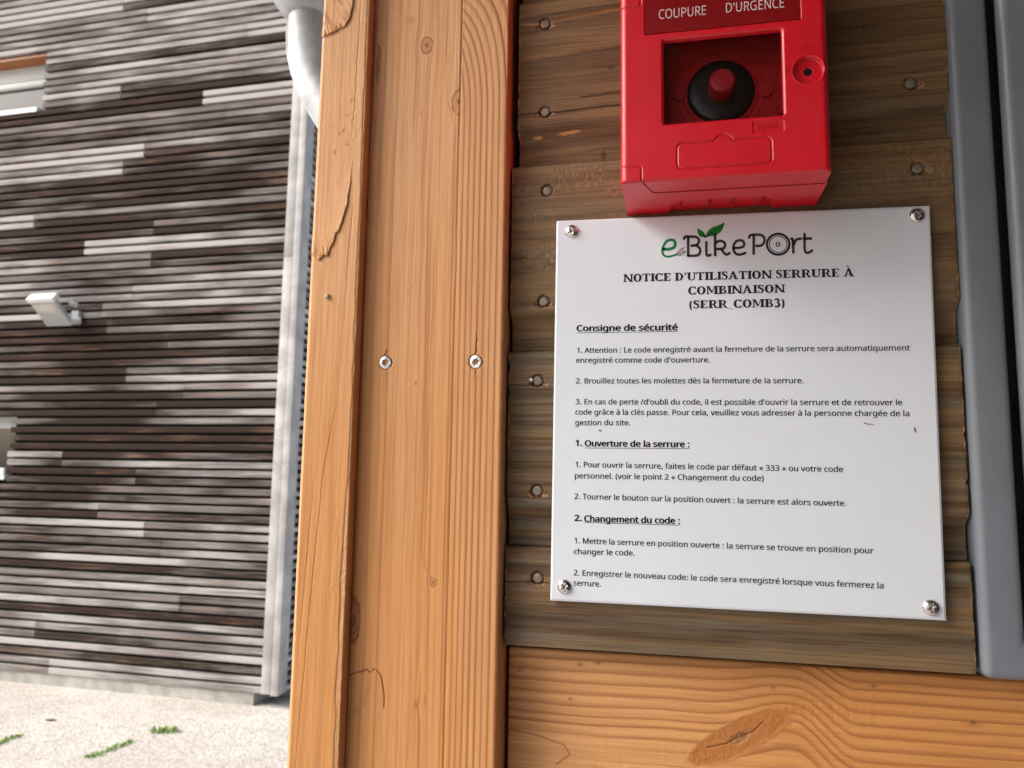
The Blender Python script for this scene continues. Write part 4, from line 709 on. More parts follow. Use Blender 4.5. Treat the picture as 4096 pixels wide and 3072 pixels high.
# ---- bottom rail ----------------------------------------------------------------------------
rail = empty('timber_rail', (0, 0, 0)); tag(rail, 'horizontal orange pine rail with a large slanting knot below the notice', 'rail')
def rail_fn(X, Z):
    top = 1386.5
    wz = Z+2.2*(fbm(X/60, Z/30, 201)-.5)
    g1 = 11.0*np.exp(-((X-66)/24)**2)*np.exp(-((Z-1352)/26)**2)
    left = sstep(75, 95, X)
    drop = -15.5*sstep(72, 108, X)
    f0 = wz-g1-drop-.012*X
    # flow round the knot body, which slants up to the right
    ang = math.radians(30); ca, sa = math.cos(ang), math.sin(ang)
    a1 = (X-39)*ca+(Z-1341)*sa; b1 = -(X-39)*sa+(Z-1341)*ca
    body = np.hypot(a1/35, b1/9.5)+.22*(fbm(X/7, Z/4, 203)-.5)
    kb = sstep(1.06, .86, body)
    f = (f0-1386)/6.5+.55*(vn((f0-1386)/9, 0*f0, 205)-.5); i = np.floor(f); t = f-i
    # on this face the dark late wood is the lower part of each band
    t = 1-t
    late = sstep(.30, .92, t)**1.7*sstep(1.0, .94, t)*(.8+.2*_h(i.astype(np.int64), 0*i.astype(np.int64), 207))
    late = late*(1-kb)
    rimd = sstep(1.18, 1.0, body)*sstep(.84, 1.0, body); late = np.maximum(late, .5*rimd)
    core = np.hypot(((X-39.2)*ca+(Z-1340.5)*sa)/7.0, (-(X-39.2)*sa+(Z-1340.5)*ca)/3.2)+.35*(fbm(X/1.6, Z/1.6, 209)-.5)
    kc = sstep(1.05, .8, core); dark = .45*kc+.35*kc*(fbm(X/1.0, Z/.8, 211) > .55)
    d, tt = segdist(X, Z+.8*(fbm(X/2, 0*X, 213)-.5), [(20, 1333.5), (31, 1336.5), (39, 1341), (47, 1344.5), (54, 1351.5)]); c = sstep(.5, .12, d); dark = np.maximum(dark, c*.8)
    torn = kb*(1-kc)*(.75+.35*fbm(X/3, Z/3, 215))
    rough = np.maximum(kb, sstep(1.0, .2, np.hypot((X-88)/34, (Z-1362)/13)+.5*(fbm(X/6, Z/6, 217)-.5)))
    h = .08*(fbm(X/9, Z/1.0, 219)-.5)+.30*late+rough*.42*(fbm(X/.9, Z/1.3, 221)-.5)-.5*c-.35*kc
    torn = np.maximum(torn, .5*rough*sstep(.45, .7, fbm(X/1.2, Z/2.2, 223)))
    h = h-.25*(fbm(X/2.2, Z/14, 225)-.5)*sstep(.4, .6, fbm(X/40, Z/20, 227))
    for (px_, pz_, r_) in ((171.4, 1360.1, 1.5), (-60, 1378, .7), (-82, 1381, .6), (-48, 1380, .8), (-100, 1372, .7), (-66, 1356, .6), (60, 1372, .6), (118, 1377, .8)):
        q = sstep(r_+.4, r_*.3, np.hypot((X-px_)/1.5, Z-pz_)+.5*(fbm(X/.7, Z/.7, 229)-.5)); dark = np.maximum(dark, .6*q); late = np.maximum(late, .4*sstep(r_*3, r_, np.hypot((X-px_)/2, Z-pz_)))
    # pale sapwood tongue at the lower left
    d, tt = segdist(X, Z, [(-110, 1334.5), (-90, 1332.5), (-70, 1327.5), (-66, 1322), (-75, 1315)]); late = np.maximum(late*sstep(1322, 1336, Z+.05*X)*.8+.0, .75*sstep(.9, .2, d))
    tone = np.clip(.25+.55*sstep(-60, 110, X)+.35*(fbm(X/40, Z/9, 231)-.5), 0, 1)
    dark = np.maximum(dark, .25*sstep(2.6, .4, top-Z+1.2*(fbm(X/6, 0*X, 233)-.5)))
    return h, (np.clip(late, 0, 1), tone, np.clip(torn, 0, 1), np.clip(dark, 0, 1))
zr = rows(1.27, 1.3868, .0005)
relief('face', np.full(len(zr), -.1075), np.full(len(zr), .34), zr, 900, .012, .09, rail_fn, M['rail'], rail, edge=.0016)

# ---- plank wall -----------------------------------------------------------------------------
wall = empty('plank_wall', (0, 0, 0)); tag(wall, 'wall of weathered grey-brown shiplap planks behind the notice and red box', 'wall')
NAILS = {1: [(-86.0, 1819.9, 1), (-85.2, 1753.9, 1), (151.3, 1752.6, 1), (-10, 1752, 0)], 2: [(-83.0, 1696.0, 0), (-84.7, 1617.9, 1), (153.1, 1695.9, 1)],
         3: [(-88.2, 1563.4, 1), (-87.6, 1489.9, 1)], 4: [(-86.6, 1433.4, 1)], 0: []}
SPEC = {0: (1.8386, 1.969, -104, 173), 1: (1.7152, 1.8376, -104.6, 173.2), 2: (1.5838, 1.7148, -107.9, 172.6), 3: (1.4537, 1.5834, -108.2, 171.5), 4: (1.3903, 1.4533, -108.4, 170.6)}
def plank_fn(n, zb, zt):
    S = 300+40*n
    def fn(X, Z):
        b0, t0 = zb*1000, zt*1000
        wz = Z+3.0*(fbm(X/90, Z/40, S)-.5)+.8*(fbm(X/14, Z/5, S+1)-.5)
        gray0 = fbm(X/110, Z/5.5, S+2); dark = 0*X; torn = 0*X; chip = 0*X
        spw = (8.0, 11.5, 9.0, 5.2, 8.5)[n]; f = wz
        if n == 1:
            # arch of broad bands with its tip on the left, rising to the right
            tip = (X+100); f = wz-.055*X+.0
            arch = 26*np.exp(-((Z-1765)/16)**2)*sstep(-40, 260, tip+30)
            f = f+np.where(Z > 1765, -arch*.5, arch*.5)*.6
            dfl, d = knotflow(f, X, 1782.1, -38.9, 4.0, 9.0); f = f-.7*dfl; kq = sstep(1.0, .4, np.hypot((X+38.9)/4.2, (Z-1782.1)/3.0)); dark = np.maximum(dark, .5*kq*(fbm(X/1, Z/1, S+3) > .42))
            dfl, d = knotflow(f, X, 1721.7, -44.6, 4.5, 5.0); f = f-.7*dfl; kq = sstep(1.0, .3, np.hypot((X+44.6)/2.6, (Z-1721.7)/5)); dark = np.maximum(dark, .6*kq)
        if n == 2:
            f = wz
            for (kx, kz, rx, rz) in ((-72, 1648.8, 13, 6.5), (140, 1668, 40, 10)):
                d = ((X-kx)/rx)**2+((Z-kz)/rz)**2
                f = f+np.where(Z > kz, 1, -1)*6*np.exp(-d*.35)
            e = np.hypot((X+66)/30, (Z-1648.8)/9.5); eye = np.abs(e-1) < .16; eye2 = np.abs(e-.55) < .12
            torn_eye = (eye | eye2)*sstep(.42, .6, fbm(X/1.8, Z/1.4, S+4)); dark = np.maximum(dark, .35*(e < .45)*sstep(.3, .7, fbm(X/5, Z/2, S+5)))
            chip = np.maximum(chip, torn_eye*.9)
            chip = np.maximum(chip, sstep(.50, .60, fbm(X/1.6, Z/2.6, S+6))*sstep(1665, 1680, Z)*.55*sstep(.35, .6, fbm(X/30, Z/6, S+7)))
            chip = np.maximum(chip, sstep(.52, .62, fbm((X+Z)/2.6, (Z-X)/1.2, S+8))*sstep(1605, 1590, Z)*.5)
        r_ = rings(f/spw, S+10, .8)
        band = sstep(.30, .75, vn(f/spw*2.1, X/400, S+8))
        late = (.28*r_+.60*band)*(.75, .85, .6, .9, .9)[n]*(.35+1.1*fbm(X/70, Z/10, S+9))
        fine = fbm(X/40, Z/.7, S+12); late = late+.38*sstep(.5, .72, fine)+.45*(fbm(X/130, Z/9, S+11)-.45)
        h = .16*(fbm(X/8, Z/.8, S+13)-.5)+.05*r_+.45*(fbm(X/45, Z/14, S+14)-.5)+.08*(fbm(X/1.2, Z/1.2, S+15)-.5)
        h = h-chip*.38*(.4+fbm(X/.8, Z/.8, S+16)); torn = np.maximum(torn, .18*chip); dark = np.maximum(dark, .10*chip*(fbm(X/.9, Z/1.1, S+17) > .55))
        gray = np.clip(.18+.95*(gray0-.32)*1.6, 0, 1)
        gray = gray*(.5, .45, .7, 1.0, .9)[n]
        if n >= 3: gray = np.clip(gray+.45*(vn(Z/6, 0*Z, S+18)-.35), 0, 1)
        # shiplap: a hollow along the foot of every board
        if n != 4:
            h = h-7.5*sstep(b0+29, b0+19, Z)
        e = t0-Z; h = h-np.where(e < 2.0, (2.0-e)**2*.45, 0)
        # sawn ends: fibres frayed, fresh wood showing
        eL = X-SPEC[n][2]; eR = SPEC[n][3]-X
        for e, k in ((eL, 0), (eR, 50)):
            fresh = sstep(2.6, .2, e+2.2*(fbm(X/3, Z/5.5, S+20+k)-.2)); fr = sstep(.5, .66, fbm(0*X+k, Z/4.5, S+22))
            torn = np.maximum(torn, fresh*fr*(.8 if k == 0 else .5)); h = h-fresh*.5*(.3+fbm(X/.9, Z/.9, S+23))
        # splits
        C = {1: [([(-110, 1820.6), (-104, 1820.8), (-96, 1819.8), (-86, 1820.2), (-70, 1822.0), (-50, 1823.8), (-34, 1825), (-20, 1825.2)], 1.2, 1),
                 ([(-110, 1752.6), (-96, 1753.2), (-85, 1753.4), (-74, 1752.6), (-60, 1753.2), (-50, 1753.8), (-30, 1754.2), (20, 1756)], .34, 0),
                 ([(-60, 1762.3), (-34, 1763), (-10, 1763.5)], .18, 0)],
             2: [([(-110, 1648.6), (-98, 1648.8)], .2, 0)], 3: [([(-110, 1561.6), (-98, 1560.6), (-86, 1561.0)], .45, 1)],
             4: [([(-110, 1430.6), (-95, 1431.0), (-86, 1430.6), (-74, 1430.4)], .5, 1)], 0: []}[n]
        for P, w_, fresh in C:
            d, t = segdist(X, Z+.7*(fbm(X/4, 0*X, S+25)-.5), P); wv = w_*(.5+fbm(X/9, 0*X, S+26)); c = sstep(wv+.3, wv*.4, d)
            if fresh:
                torn = np.maximum(torn, .75*c); late = late*(1-c); dark = np.maximum(dark, .75*sstep(.5, .1, np.abs(Z-(np.interp(X, [p[0] for p in P], [p[1] for p in P])-wv*.7)))*(c > .1))
                dark = np.maximum(dark, .25*c)
            else: dark = np.maximum(dark, c)
            h = h-(1.6 if fresh else 1.0)*c
        if n == 1:   # slivers of fresh orange wood under the second nail, scrape marks right of the box
            q = sstep(1.0, .7, np.hypot((X+69)/9.5, (Z-1738.6-.06*(X+69))/1.0)+.6*(fbm(X/2.2, Z/.8, S+27)-.5)); torn = np.maximum(torn, q)
            q = sstep(1.0, .7, np.hypot((X+91)/4, (Z-1737.2)/.8)+.7*(fbm(X/2.0, Z/.8, S+28)-.5)); torn = np.maximum(torn, q)
            sc_ = sstep(.52, .66, fbm((X-.14*Z)/1.5, Z/40, S+29))*sstep(1.0, .6, np.hypot((X-129)/13, (Z-1792)/21)); torn = np.maximum(torn, .16*sc_)
        # nail craters
        for (nx_, nz_, tr) in NAILS[n]:
            dd = np.hypot(X-nx_, Z-nz_)+1.2*(fbm(X/1.3, Z/1.3, S+30)-.5); c = sstep(4.9, 3.7, dd); h = h-1.7*c
            dark = np.maximum(dark, .55*sstep(4.6, 3.9, dd)*sstep(3.0, 3.6, dd))
            if tr:
                q = sstep(1.05, .8, np.hypot((X-nx_-.5)/7.4, (Z-nz_+2.4)/2.6)+.7*(fbm(X/1.5, Z/1.2, S+31)-.5)); h = h-1.0*q; torn = np.maximum(torn, .55*q*(fbm(X/1.4, Z/.9, S+32) > .45)); dark = np.maximum(dark, .7*q*(fbm(X/1.3, Z/.8, S+33) > .56))
        return h, (np.clip(late, 0, 1), gray, np.clip(torn, 0, 1), np.clip(dark, 0, 1))
    return fn
planks = {}
for n, (zb, zt, xl, xr) in SPEC.items():
    zz = rows(zb, zt, .0005); S = 900+n
    def jag(z, k): return .35*(fbm(z*60, 0*z, S+k)-.5)+.55*(vn(z*900, 0*z, S+k+1)-.5)+.8*sstep(.84, .97, vn(z*180, 0*z, S+k+2))*(1 if k == 0 else -1)
    rec = (0 if n == 4 else 1)*sstep(zb+.029, zb+.019, zz)
    L = (xl+jag(zz, 0)+.3*rec)/1000; Rr = (xr+jag(zz, 7)-.3*rec)/1000
    planks[n] = relief('plank', L, Rr, zz, 560, 0.0, .024 if n != 4 else .0115, plank_fn(n, zb, zt), M['plank'], wall)
m = MB(); m.box(-.1095, .1755, .0255, .05, 1.388, 2.3); m.box(-.125, -.1, .1115, .12, GZ, 2.3); m.build('backing', M['membrane'], wall)
m = MB(); m.box(-.104, .9, .0, .024, 1.9695, 2.42); wood_box(m, 'upper_planks', M['plank'], wall)
def nail(p, x, z, tilt, r=.0031, seed=0):
    rr = random.Random(seed); mb = MB()
    mb.lathe([(r*.5, -.00022), (r*.86, -.00015), (r, .0002), (r*.98, .0009), (r*.4, .003)], 0, 0, 0, 20)
    for v in range(len(mb.v)):
        a, b, c = mb.v[v]; mb.v[v] = (a*(1+.05*math.sin(3*math.atan2(c, a)+seed)), b+a*tilt[0]+c*tilt[1], c)
    o = mb.build('nail', M['nail'], p); o.location = (x, .0011, z); return o
for n, ns in NAILS.items():
    for i, (x, z, tr) in enumerate(ns):
        if (x, z) == (-10, 1752): continue
        nail(planks[n], x/1000, z/1000, (.06*math.sin(i*3+n), .07*math.cos(i*5+n)), seed=n*7+i)
mb = MB(); mb.lathe([(.0009, -.001), (.0014, -.0006), (.0015, .0012)], -.0925, .0002, 1.5640, 14); mb.build('nail_tip', M['zinc_screw'], planks[3])

# ---- screws: one heightfield disc per head ---------------------------------------------------
def screw_head(name, parent, x, yf, z, r, hf, mat, rot=0.0, nr=26, na=72):
    vs = [(0, -hf(0, 0), 0)]; fs = []
    for i in range(1, nr+1):
        q = r*(i/nr)**.85
        for k in range(na):
            t = 2*math.pi*k/na; a, c = q*math.cos(t), q*math.sin(t); ar = t-rot
            vs.append((a, -hf(q*math.cos(ar), q*math.sin(ar)), c))
    for k in range(na): fs.append((0, 1+(k+1) % na, 1+k)[::-1])
    for i in range(nr-1):
        for k in range(na):
            a = 1+i*na+k; b = 1+i*na+(k+1) % na; fs.append((a, a+na, b+na, b)[::-1])
    n0 = len(vs)
    for k in range(na):
        vs.append((vs[1+(nr-1)*na+k][0], .0015, vs[1+(nr-1)*na+k][2]))
    for k in range(na):
        a = 1+(nr-1)*na+k; b = 1+(nr-1)*na+(k+1) % na; fs.append((a, n0+k, n0+(k+1) % na, b)[::-1])
    mb = MB(); mb.add(vs, fs)
    o = mb.build(name, mat, parent); o.location = (x, yf, z)
    b = bmesh.new(); b.from_mesh(o.data); bmesh.ops.recalc_face_normals(b, faces=b.faces)
    for f in b.faces: f.smooth = True
    b.to_mesh(o.data); b.free(); o.data.set_sharp_from_angle(angle=R(50)); return o
def torx(a, c):
    q = math.hypot(a, c); t = math.atan2(c, a); rim = .0021+.00035*math.cos(6*t)
    h = .0004-.00035*max(0, (q-.0036)/.0009) if q > .0036 else .0004
    if q < rim: h -= .0016*min(1, (rim-q)/.00035)
    if .0025 < q < .0029: h += .00012
    return h
for i, (sx, sz) in enumerate(TS):
    s_ = screw_head('screw', board, sx/1000, -.0118, sz/1000, .0043, torx, M['zinc_screw'], .3+i)
    s_.rotation_euler = (R(-2 if i == 0 else 3), 0, R(5 if i == 0 else -6))
    mb = MB(); mb.lathe([(.0016, .00), (.0022, .0006)], 0, .0008, 0, 12); mb.build('screw_socket', M['socket'], s_)

# ================================================================== THE NOTICE
SY = -.0048                                # front of the sheet
sign = empty('notice_sign', (.04, 0, 1.42)); tag(sign, 'white notice sheet of lock instructions in French, screwed to the planks under the red box', 'sign')
SC = [at(2226, 883, SY), at(3719.5, 822, SY), at(3786, 2483, SY), at(2201, 2402, SY)]      # TL TR BR BL
def spanel():
    b = bmesh.new(); n = 24; inset = .0011
    TL, TR, BR, BL = [Vector((p[0], 0, p[2])) for p in SC]
    def bow(u, v): return -.0009*math.sin(math.pi*u)*math.sin(math.pi*v)*0-.0004*(2*v-1)**2
    us = [0, .005]+[.005+.99*i/n for i in range(1, n)]+[.995, 1]; g = []
    for j, v in enumerate(us):
        row = []
        for i, u in enumerate(us):
            p = (TL*(1-u)+TR*u)*(1-v)+(BL*(1-u)+BR*u)*v
            edge = i in (0, len(us)-1) or j in (0, len(us)-1)
            row.append(b.verts.new((p.x-.04, SY+(.0005 if edge else 0), p.z-1.42)))
        g.append(row)
    for j in range(len(us)-1):
        for i in range(len(us)-1): b.faces.new((g[j+1][i], g[j+1][i+1], g[j][i+1], g[j][i]))
    ring = g[0][:]+[r[-1] for r in g[1:]]+g[-1][-2::-1]+[r[0] for r in g[-2:0:-1]]
    bk = [b.verts.new((v.co.x, -.0016, v.co.z)) for v in ring]
    for i in range(len(ring)): j = (i+1) % len(ring); b.faces.new((ring[j], ring[i], bk[i], bk[j]))
    b.faces.new(bk)
    bmesh.ops.recalc_face_normals(b, faces=b.faces)
    me = bpy.data.meshes.new('sheet'); b.to_mesh(me); b.free(); return link('sheet', me, M['sheet'], sign)
spanel()
TY = SY-.00012                             # print lies this far forward
CAPH = max(GLYPH['L'][1][3::6])            # cap height in font units
from mathutils.geometry import tessellate_polygon
_fill = {}
def glyph_fill(c, grow):
    """points and triangles of one letter in font units; grow makes it bolder"""
    if (c, grow) in _fill: return _fill[(c, grow)]
    loops = []
    for s in GLYPH[c][1:]:
        n = len(s)//6; pts = []
        for i in range(n):
            p1, h1 = s[i*6+2:i*6+4], s[i*6+4:i*6+6]; j = (i+1) % n; h2, p2 = s[j*6:j*6+2], s[j*6+2:j*6+4]
            straight = abs((h1[0]-p1[0])*(p2[1]-p1[1])-(h1[1]-p1[1])*(p2[0]-p1[0]))+abs((h2[0]-p1[0])*(p2[1]-p1[1])-(h2[1]-p1[1])*(p2[0]-p1[0])) < 900
            for k in range(1 if straight else 5):
                t = k/5; u = 1-t
                pts.append(tuple(u**3*p1[d]+3*u*u*t*h1[d]+3*u*t*t*h2[d]+t**3*p2[d] for d in (0, 1)))
        q = [p for i, p in enumerate(pts) if math.dist(p, pts[i-1]) > .5]
        loops.append(q)
    def area(q): return sum(q[i-1][0]*q[i][1]-q[i][0]*q[i-1][1] for i in range(len(q)))/2
    def inside(p, q):
        r = False
        for i in range(len(q)):
            (x0, y0), (x1, y1) = q[i-1], q[i]
            if (y0 > p[1]) != (y1 > p[1]) and p[0] < (x1-x0)*(p[1]-y0)/(y1-y0)+x0: r = not r
        return r
    depth = [sum(inside(q[0], o) for o in loops if o is not q) for q in loops]
    V = []; T = []
    for q, d in zip(loops, depth):
        if d % 2: continue
        grp = [q]+[o for o, e in zip(loops, depth) if e == d+1 and inside(o[0], q)]
        flat = [p for g in grp for p in g]
        tri = tessellate_polygon([[Vector((p[0], p[1], 0)) for p in g] for g in grp])
        T += [tuple(i+len(V) for i in t) for t in tri]; V += flat
    if grow:                               # struck several times, a little apart
        n = len(V); V0, T0 = V, T; V, T = [], []
        for i, (du, dv) in enumerate(((-grow, 0), (grow, 0), (0, grow*.6), (0, -grow*.6), (-grow*.7, grow*.4), (grow*.7, -grow*.4))):
            V = V+[(u+du, v+dv) for u, v in V0]; T = T+[tuple(q+i*n for q in t) for t in T0]
    _fill[(c, grow)] = (V, T); return V, T
def text_mesh(name, lines, mat, parent, y, origin, grow=0, thick=0.0):
    """lines: (text, baseline start (x,z), baseline end (x,z), cap height)"""
    mb = MB()
    for txt, p0, p1, cap in lines:
        ext = lambda c, f: f([v for s in GLYPH[c][1:] for v in s[2::6]])
        mn = ext(txt[0], min); adv = sum(GLYPH[c][0] for c in txt[:-1])+ext(txt[-1], max)
        dx, dz = p1[0]-p0[0], p1[1]-p0[1]; L = math.hypot(dx, dz); ex = (dx/L, dz/L); k = L/(adv-mn); kz = cap/CAPH; x = -mn
        for c in txt:
            if len(GLYPH[c]) > 1:
                V, T = glyph_fill(c, grow)
                mb.add([(p0[0]+ex[0]*(x+u)*k-ex[1]*v*kz-origin[0], y, p0[1]+ex[1]*(x+u)*k+ex[0]*v*kz-origin[2]) for u, v in V], T)
            x += GLYPH[c][0]
    if thick:
        n = len(mb.v); ed = {}
        for f in mb.f:
            for i in range(3):
                e = (f[i], f[(i+1) % 3]); ed[e] = 1
        rim = [e for e in ed if (e[1], e[0]) not in ed]
        mb.add([(a, b+thick, c) for a, b, c in mb.v], []); mb.f += [(e[0], e[1], e[1]+n, e[0]+n) for e in rim]
    return mb.build(name, mat, parent)
OS = (.04, 0, 1.42)
def za(a, b): p = at(2180+a*.73237, 800+b*.73237, TY); return (p[0], p[2])
def zb(a, b): p = at(2180+a*.77758, 1600+b*.77758, TY); return (p[0], p[2])
CP = .00345
text_mesh('instruction_text', [
    ("1. Attention : Le code enregistré avant la fermeture de la serrure sera automatiquement", za(175, 835), za(1993, 822), CP),
    ("enregistré comme code d'ouverture.", za(170, 889), za(900, 887), CP),
    ("2. Brouillez toutes les molettes dès la fermeture de la serrure.", za(169, 1002), za(1411, 1001), CP),
    ("3. En cas de perte /d'oubli du code, il est possible d'ouvrir la serrure et de retrouver le", za(168, 1116), za(1951, 1121), CP),
    ("code grâce à la clés passe. Pour cela, veuillez vous adresser à la personne chargée de la", za(166, 1172), za(1990, 1181), CP),
    ("gestion du site.", zb(156, 130), zb(438, 130), CP)], M['ink'], sign, TY, OS, 14)
text_mesh('opening_text', [
    ("1. Pour ouvrir la serrure, faites le code par défaut « 333 » ou votre code", zb(157, 345), zb(1533, 371), CP),
    ("personnel. (voir le point 2 « Changement du code)", zb(154, 403), zb(1125, 417), CP),
    ("2. Tourner le bouton sur la position ouvert : la serrure est alors ouverte.", zb(152, 509), zb(1549, 546), CP)], M['ink'], sign, TY, OS, 14)
text_mesh('code_change_text', [
    ("1. Mettre la serrure en position ouverte : la serrure se trouve en position pour", zb(152, 737), zb(1690, 790), CP),
    ("changer le code.", zb(149, 793), zb(461, 801), CP),
    ("2. Enregistrer le nouveau code: le code sera enregistré lorsque vous fermerez la", zb(148, 902), zb(1741, 970), CP),
    ("serrure.", zb(147, 954), zb(287, 961), CP)], M['ink'], sign, TY, OS, 14)
def uline(mb, p, q, w_=.00032):
    mb.add([(p[0]-OS[0], TY, p[1]-OS[2]), (q[0]-OS[0], TY, q[1]-OS[2]), (q[0]-OS[0], TY, q[1]-OS[2]+w_), (p[0]-OS[0], TY, p[1]-OS[2]+w_)], [(0, 1, 2, 3)])
BO = 36
h1 = text_mesh('section_heading', [("Consigne de sécurité", za(174, 717), za(723, 711), .0040)], M['ink'], sign, TY, OS, BO)
h2 = text_mesh('section_heading', [("1.", zb(159, 236), zb(190, 236), .0038), ("Ouverture de la serrure :", zb(206, 238), zb(742, 243), .0038)], M['ink'], sign, TY, OS, BO)
h3 = text_mesh('section_heading', [("2.", zb(153, 622), zb(188, 622), .0038), ("Changement du code :", zb(203, 625), zb(693, 637), .0038)], M['ink'], sign, TY, OS, BO)
for h, p, q in ((h1, za(173, 727), za(725, 719)), (h2, zb(205, 248), zb(744, 251)), (h3, zb(201, 631), zb(695, 645))):
    mb = MB(); uline(mb, p, q); mb.build('underline', M['ink'], h)

# ---- heavy slab-serif title, each letter drawn from stems, bowls and serifs -------------------
def seg_ring(cx, cy, rx, ry, tx, ty, a0, a1, n=26):
    out = []
    for i in range(n):
        t0 = R(a0+(a1-a0)*i/n); t1 = R(a0+(a1-a0)*(i+1)/n)
        out.append([(cx+rx*math.cos(t0), cy+ry*math.sin(t0)), (cx+rx*math.cos(t1), cy+ry*math.sin(t1)),
                    (cx+(rx-tx)*math.cos(t1), cy+(ry-ty)*math.sin(t1)), (cx+(rx-tx)*math.cos(t0), cy+(ry-ty)*math.sin(t0))])
    return out
def ribbon(pts, ws):
    out = []; n = len(pts); L = []
    for i in range(n):
        a = pts[max(0, i-1)]; b = pts[min(n-1, i+1)]; dx, dy = b[0]-a[0], b[1]-a[1]; l = math.hypot(dx, dy) or 1
        w_ = ws[i]/2 if isinstance(ws, list) else ws/2
        L.append(((pts[i][0]-dy/l*w_, pts[i][1]+dx/l*w_), (pts[i][0]+dy/l*w_, pts[i][1]-dx/l*w_)))
    for i in range(n-1): out.append([L[i][1], L[i+1][1], L[i+1][0], L[i][0]])
    return out
def smoothpath(pts, k=6):
    out = []; n = len(pts)
    for i in range(n-1):
        p0, p1, p2, p3 = pts[max(0, i-1)], pts[i], pts[i+1], pts[min(n-1, i+2)]
        for j in range(k):
            t = j/k; out.append(tuple(.5*((2*p1[c])+(-p0[c]+p2[c])*t+(2*p0[c]-5*p1[c]+4*p2[c]-p3[c])*t*t+(-p0[c]+3*p1[c]-3*p2[c]+p3[c])*t**3) for c in (0, 1)))
    out.append(pts[-1]); return out
def bx(x0, y0, x1, y1): return [[(x0, y0), (x1, y0), (x1, y1), (x0, y1)]]
ST, SF = .275, .115
def stem(x, w_=ST, o=.085, y0=0, y1=1): return bx(x, y0, x+w_, y1)+bx(x-o, y0, x+w_+o, y0+SF)+bx(x-o, y1-SF, x+w_+o, y1)
def G_N(): return stem(.10, .16, .09)+stem(.81, .16, .09)+[[(.03, 1), (.30, 1), (.96, 0), (.72, 0)]], 1.05
def G_O(): return seg_ring(.47, .5, .45, .52, .275, .115, 0, 360, 36), .95
def G_T(): return bx(.315, 0, .55, 1)+bx(.22, 0, .645, SF)+bx(.02, .90, .845, 1)+[[(.02, .70), (.09, .70), (.15, .9), (.02, .9)], [(.845, .70), (.845, .9), (.715, .9), (.775, .70)]], .87
def G_I(): return stem(.10), .435
def G_C(): return seg_ring(.47, .5, .45, .52, .275, .115, 42, 318, 32)+[[(.74, .68), (.82, .68), (.84, 1.0), (.77, 1.0), (.70, .84)]]+ribbon(smoothpath([(.66, .02), (.78, .10), (.86, .27)]), [.10]*12+[.07]), .89
def G_E(): return stem(.10, ST, .085)+bx(.3, 0, .76, .09)+bx(.3, .91, .74, 1)+bx(.3, .46, .52, .545)+[[(.70, .09), (.62, .09), (.73, .31), (.80, .31)], [(.74, .91), (.60, .91), (.69, .70), (.76, .70)], [(.50, .35), (.56, .35), (.56, .66), (.50, .66)]], .83
def G_D(): return stem(.10)[:1]+bx(.015, 0, .45, SF)+bx(.015, 1-SF, .45, 1)+seg_ring(.42, .5, .48, .5, .25, SF, -90, 90, 22), .95
def G_q(): return [[(.05, .98), (.07, .80), (.14, .73), (.23, .84), (.23, .98)], [(.23, .90), (.23, .80), (.10, .58), (.05, .62), (.13, .76)]], .27
def G_U(): return stem(.10, ST, .085, .3, 1)[:1]+bx(.015, 1-SF, .42, 1)+bx(.63, 1-SF, .95, 1)+bx(.735, .36, .85, 1)+seg_ring(.475, .36, .375, .38, .24, .11, 180, 280, 18)+seg_ring(.475, .36, .375, .38, .115, .11, 270, 360, 12), .96
def G_L(): return stem(.10)[:1]+bx(.015, 0, .75, SF)+bx(.015, 1-SF, .44, 1)+[[(.70, .085), (.60, .085), (.72, .34), (.79, .34)], [(.70, 0), (.75, 0), (.79, .2), (.72, .2)]], .80
def G_S():
    p = smoothpath([(.58, .80), (.46, .93), (.30, .955), (.155, .86), (.16, .69), (.33, .56), (.50, .43), (.545, .25), (.43, .08), (.27, .045), (.10, .20)], 5); n = len(p)
    return ribbon(p, [.09+.15*math.sin(math.pi*i/(n-1))**2 for i in range(n)])+[[(.54, .68), (.61, .68), (.62, 1), (.56, 1)], [(.05, 0), (.11, 0), (.14, .34), (.07, .34)]], .68
def G_A(): return [[(.08, 0), (.22, 0), (.55, 1), (.40, 1)], [(.36, 1), (.58, 1), (.94, 0), (.67, 0)]]+bx(.24, .28, .76, .36)+bx(.0, 0, .31, SF)+bx(.58, 0, 1.02, SF), 1.03
def G_a(): return G_A()[0]+[[(.28, 1.30), (.40, 1.34), (.58, 1.09), (.50, 1.07)]], 1.03
def G_R(): return stem(.10)+bx(.3, 1-SF, .5, 1)+bx(.3, .44, .5, .525)+seg_ring(.47, .72, .35, .28, .22, SF, -90, 90, 18)+[[(.44, .48), (.66, .48), (.86, SF), (.96, SF), (.96, 0), (.70, 0)]], .96
def G_M(): return stem(.10, .12, .09)[:2]+stem(.87, ST, .085)+bx(.0, 1-SF, .3, 1)+[[(.08, 1), (.33, 1), (.66, .22), (.53, .10)], [(.53, .10), (.66, .22), (.90, 1), (.83, 1)]], 1.21
def G_B(): return stem(.10)[:1]+bx(.015, 0, .5, SF)+bx(.015, 1-SF, .48, 1)+bx(.3, .475, .5, .555)+seg_ring(.46, .765, .30, .235, .20, .08, -90, 90, 16)+seg_ring(.48, .275, .36, .275, .23, .085, -90, 90, 16), .88
def G_lp(): return seg_ring(.46, .40, .40, .72, .19, .10, 125, 235, 18), .42
def G_rp(): return seg_ring(-.02, .40, .40, .72, .19, .10, -55, 55, 18), .42
def G_us(): return bx(0, -.14, .55, -.085), .55
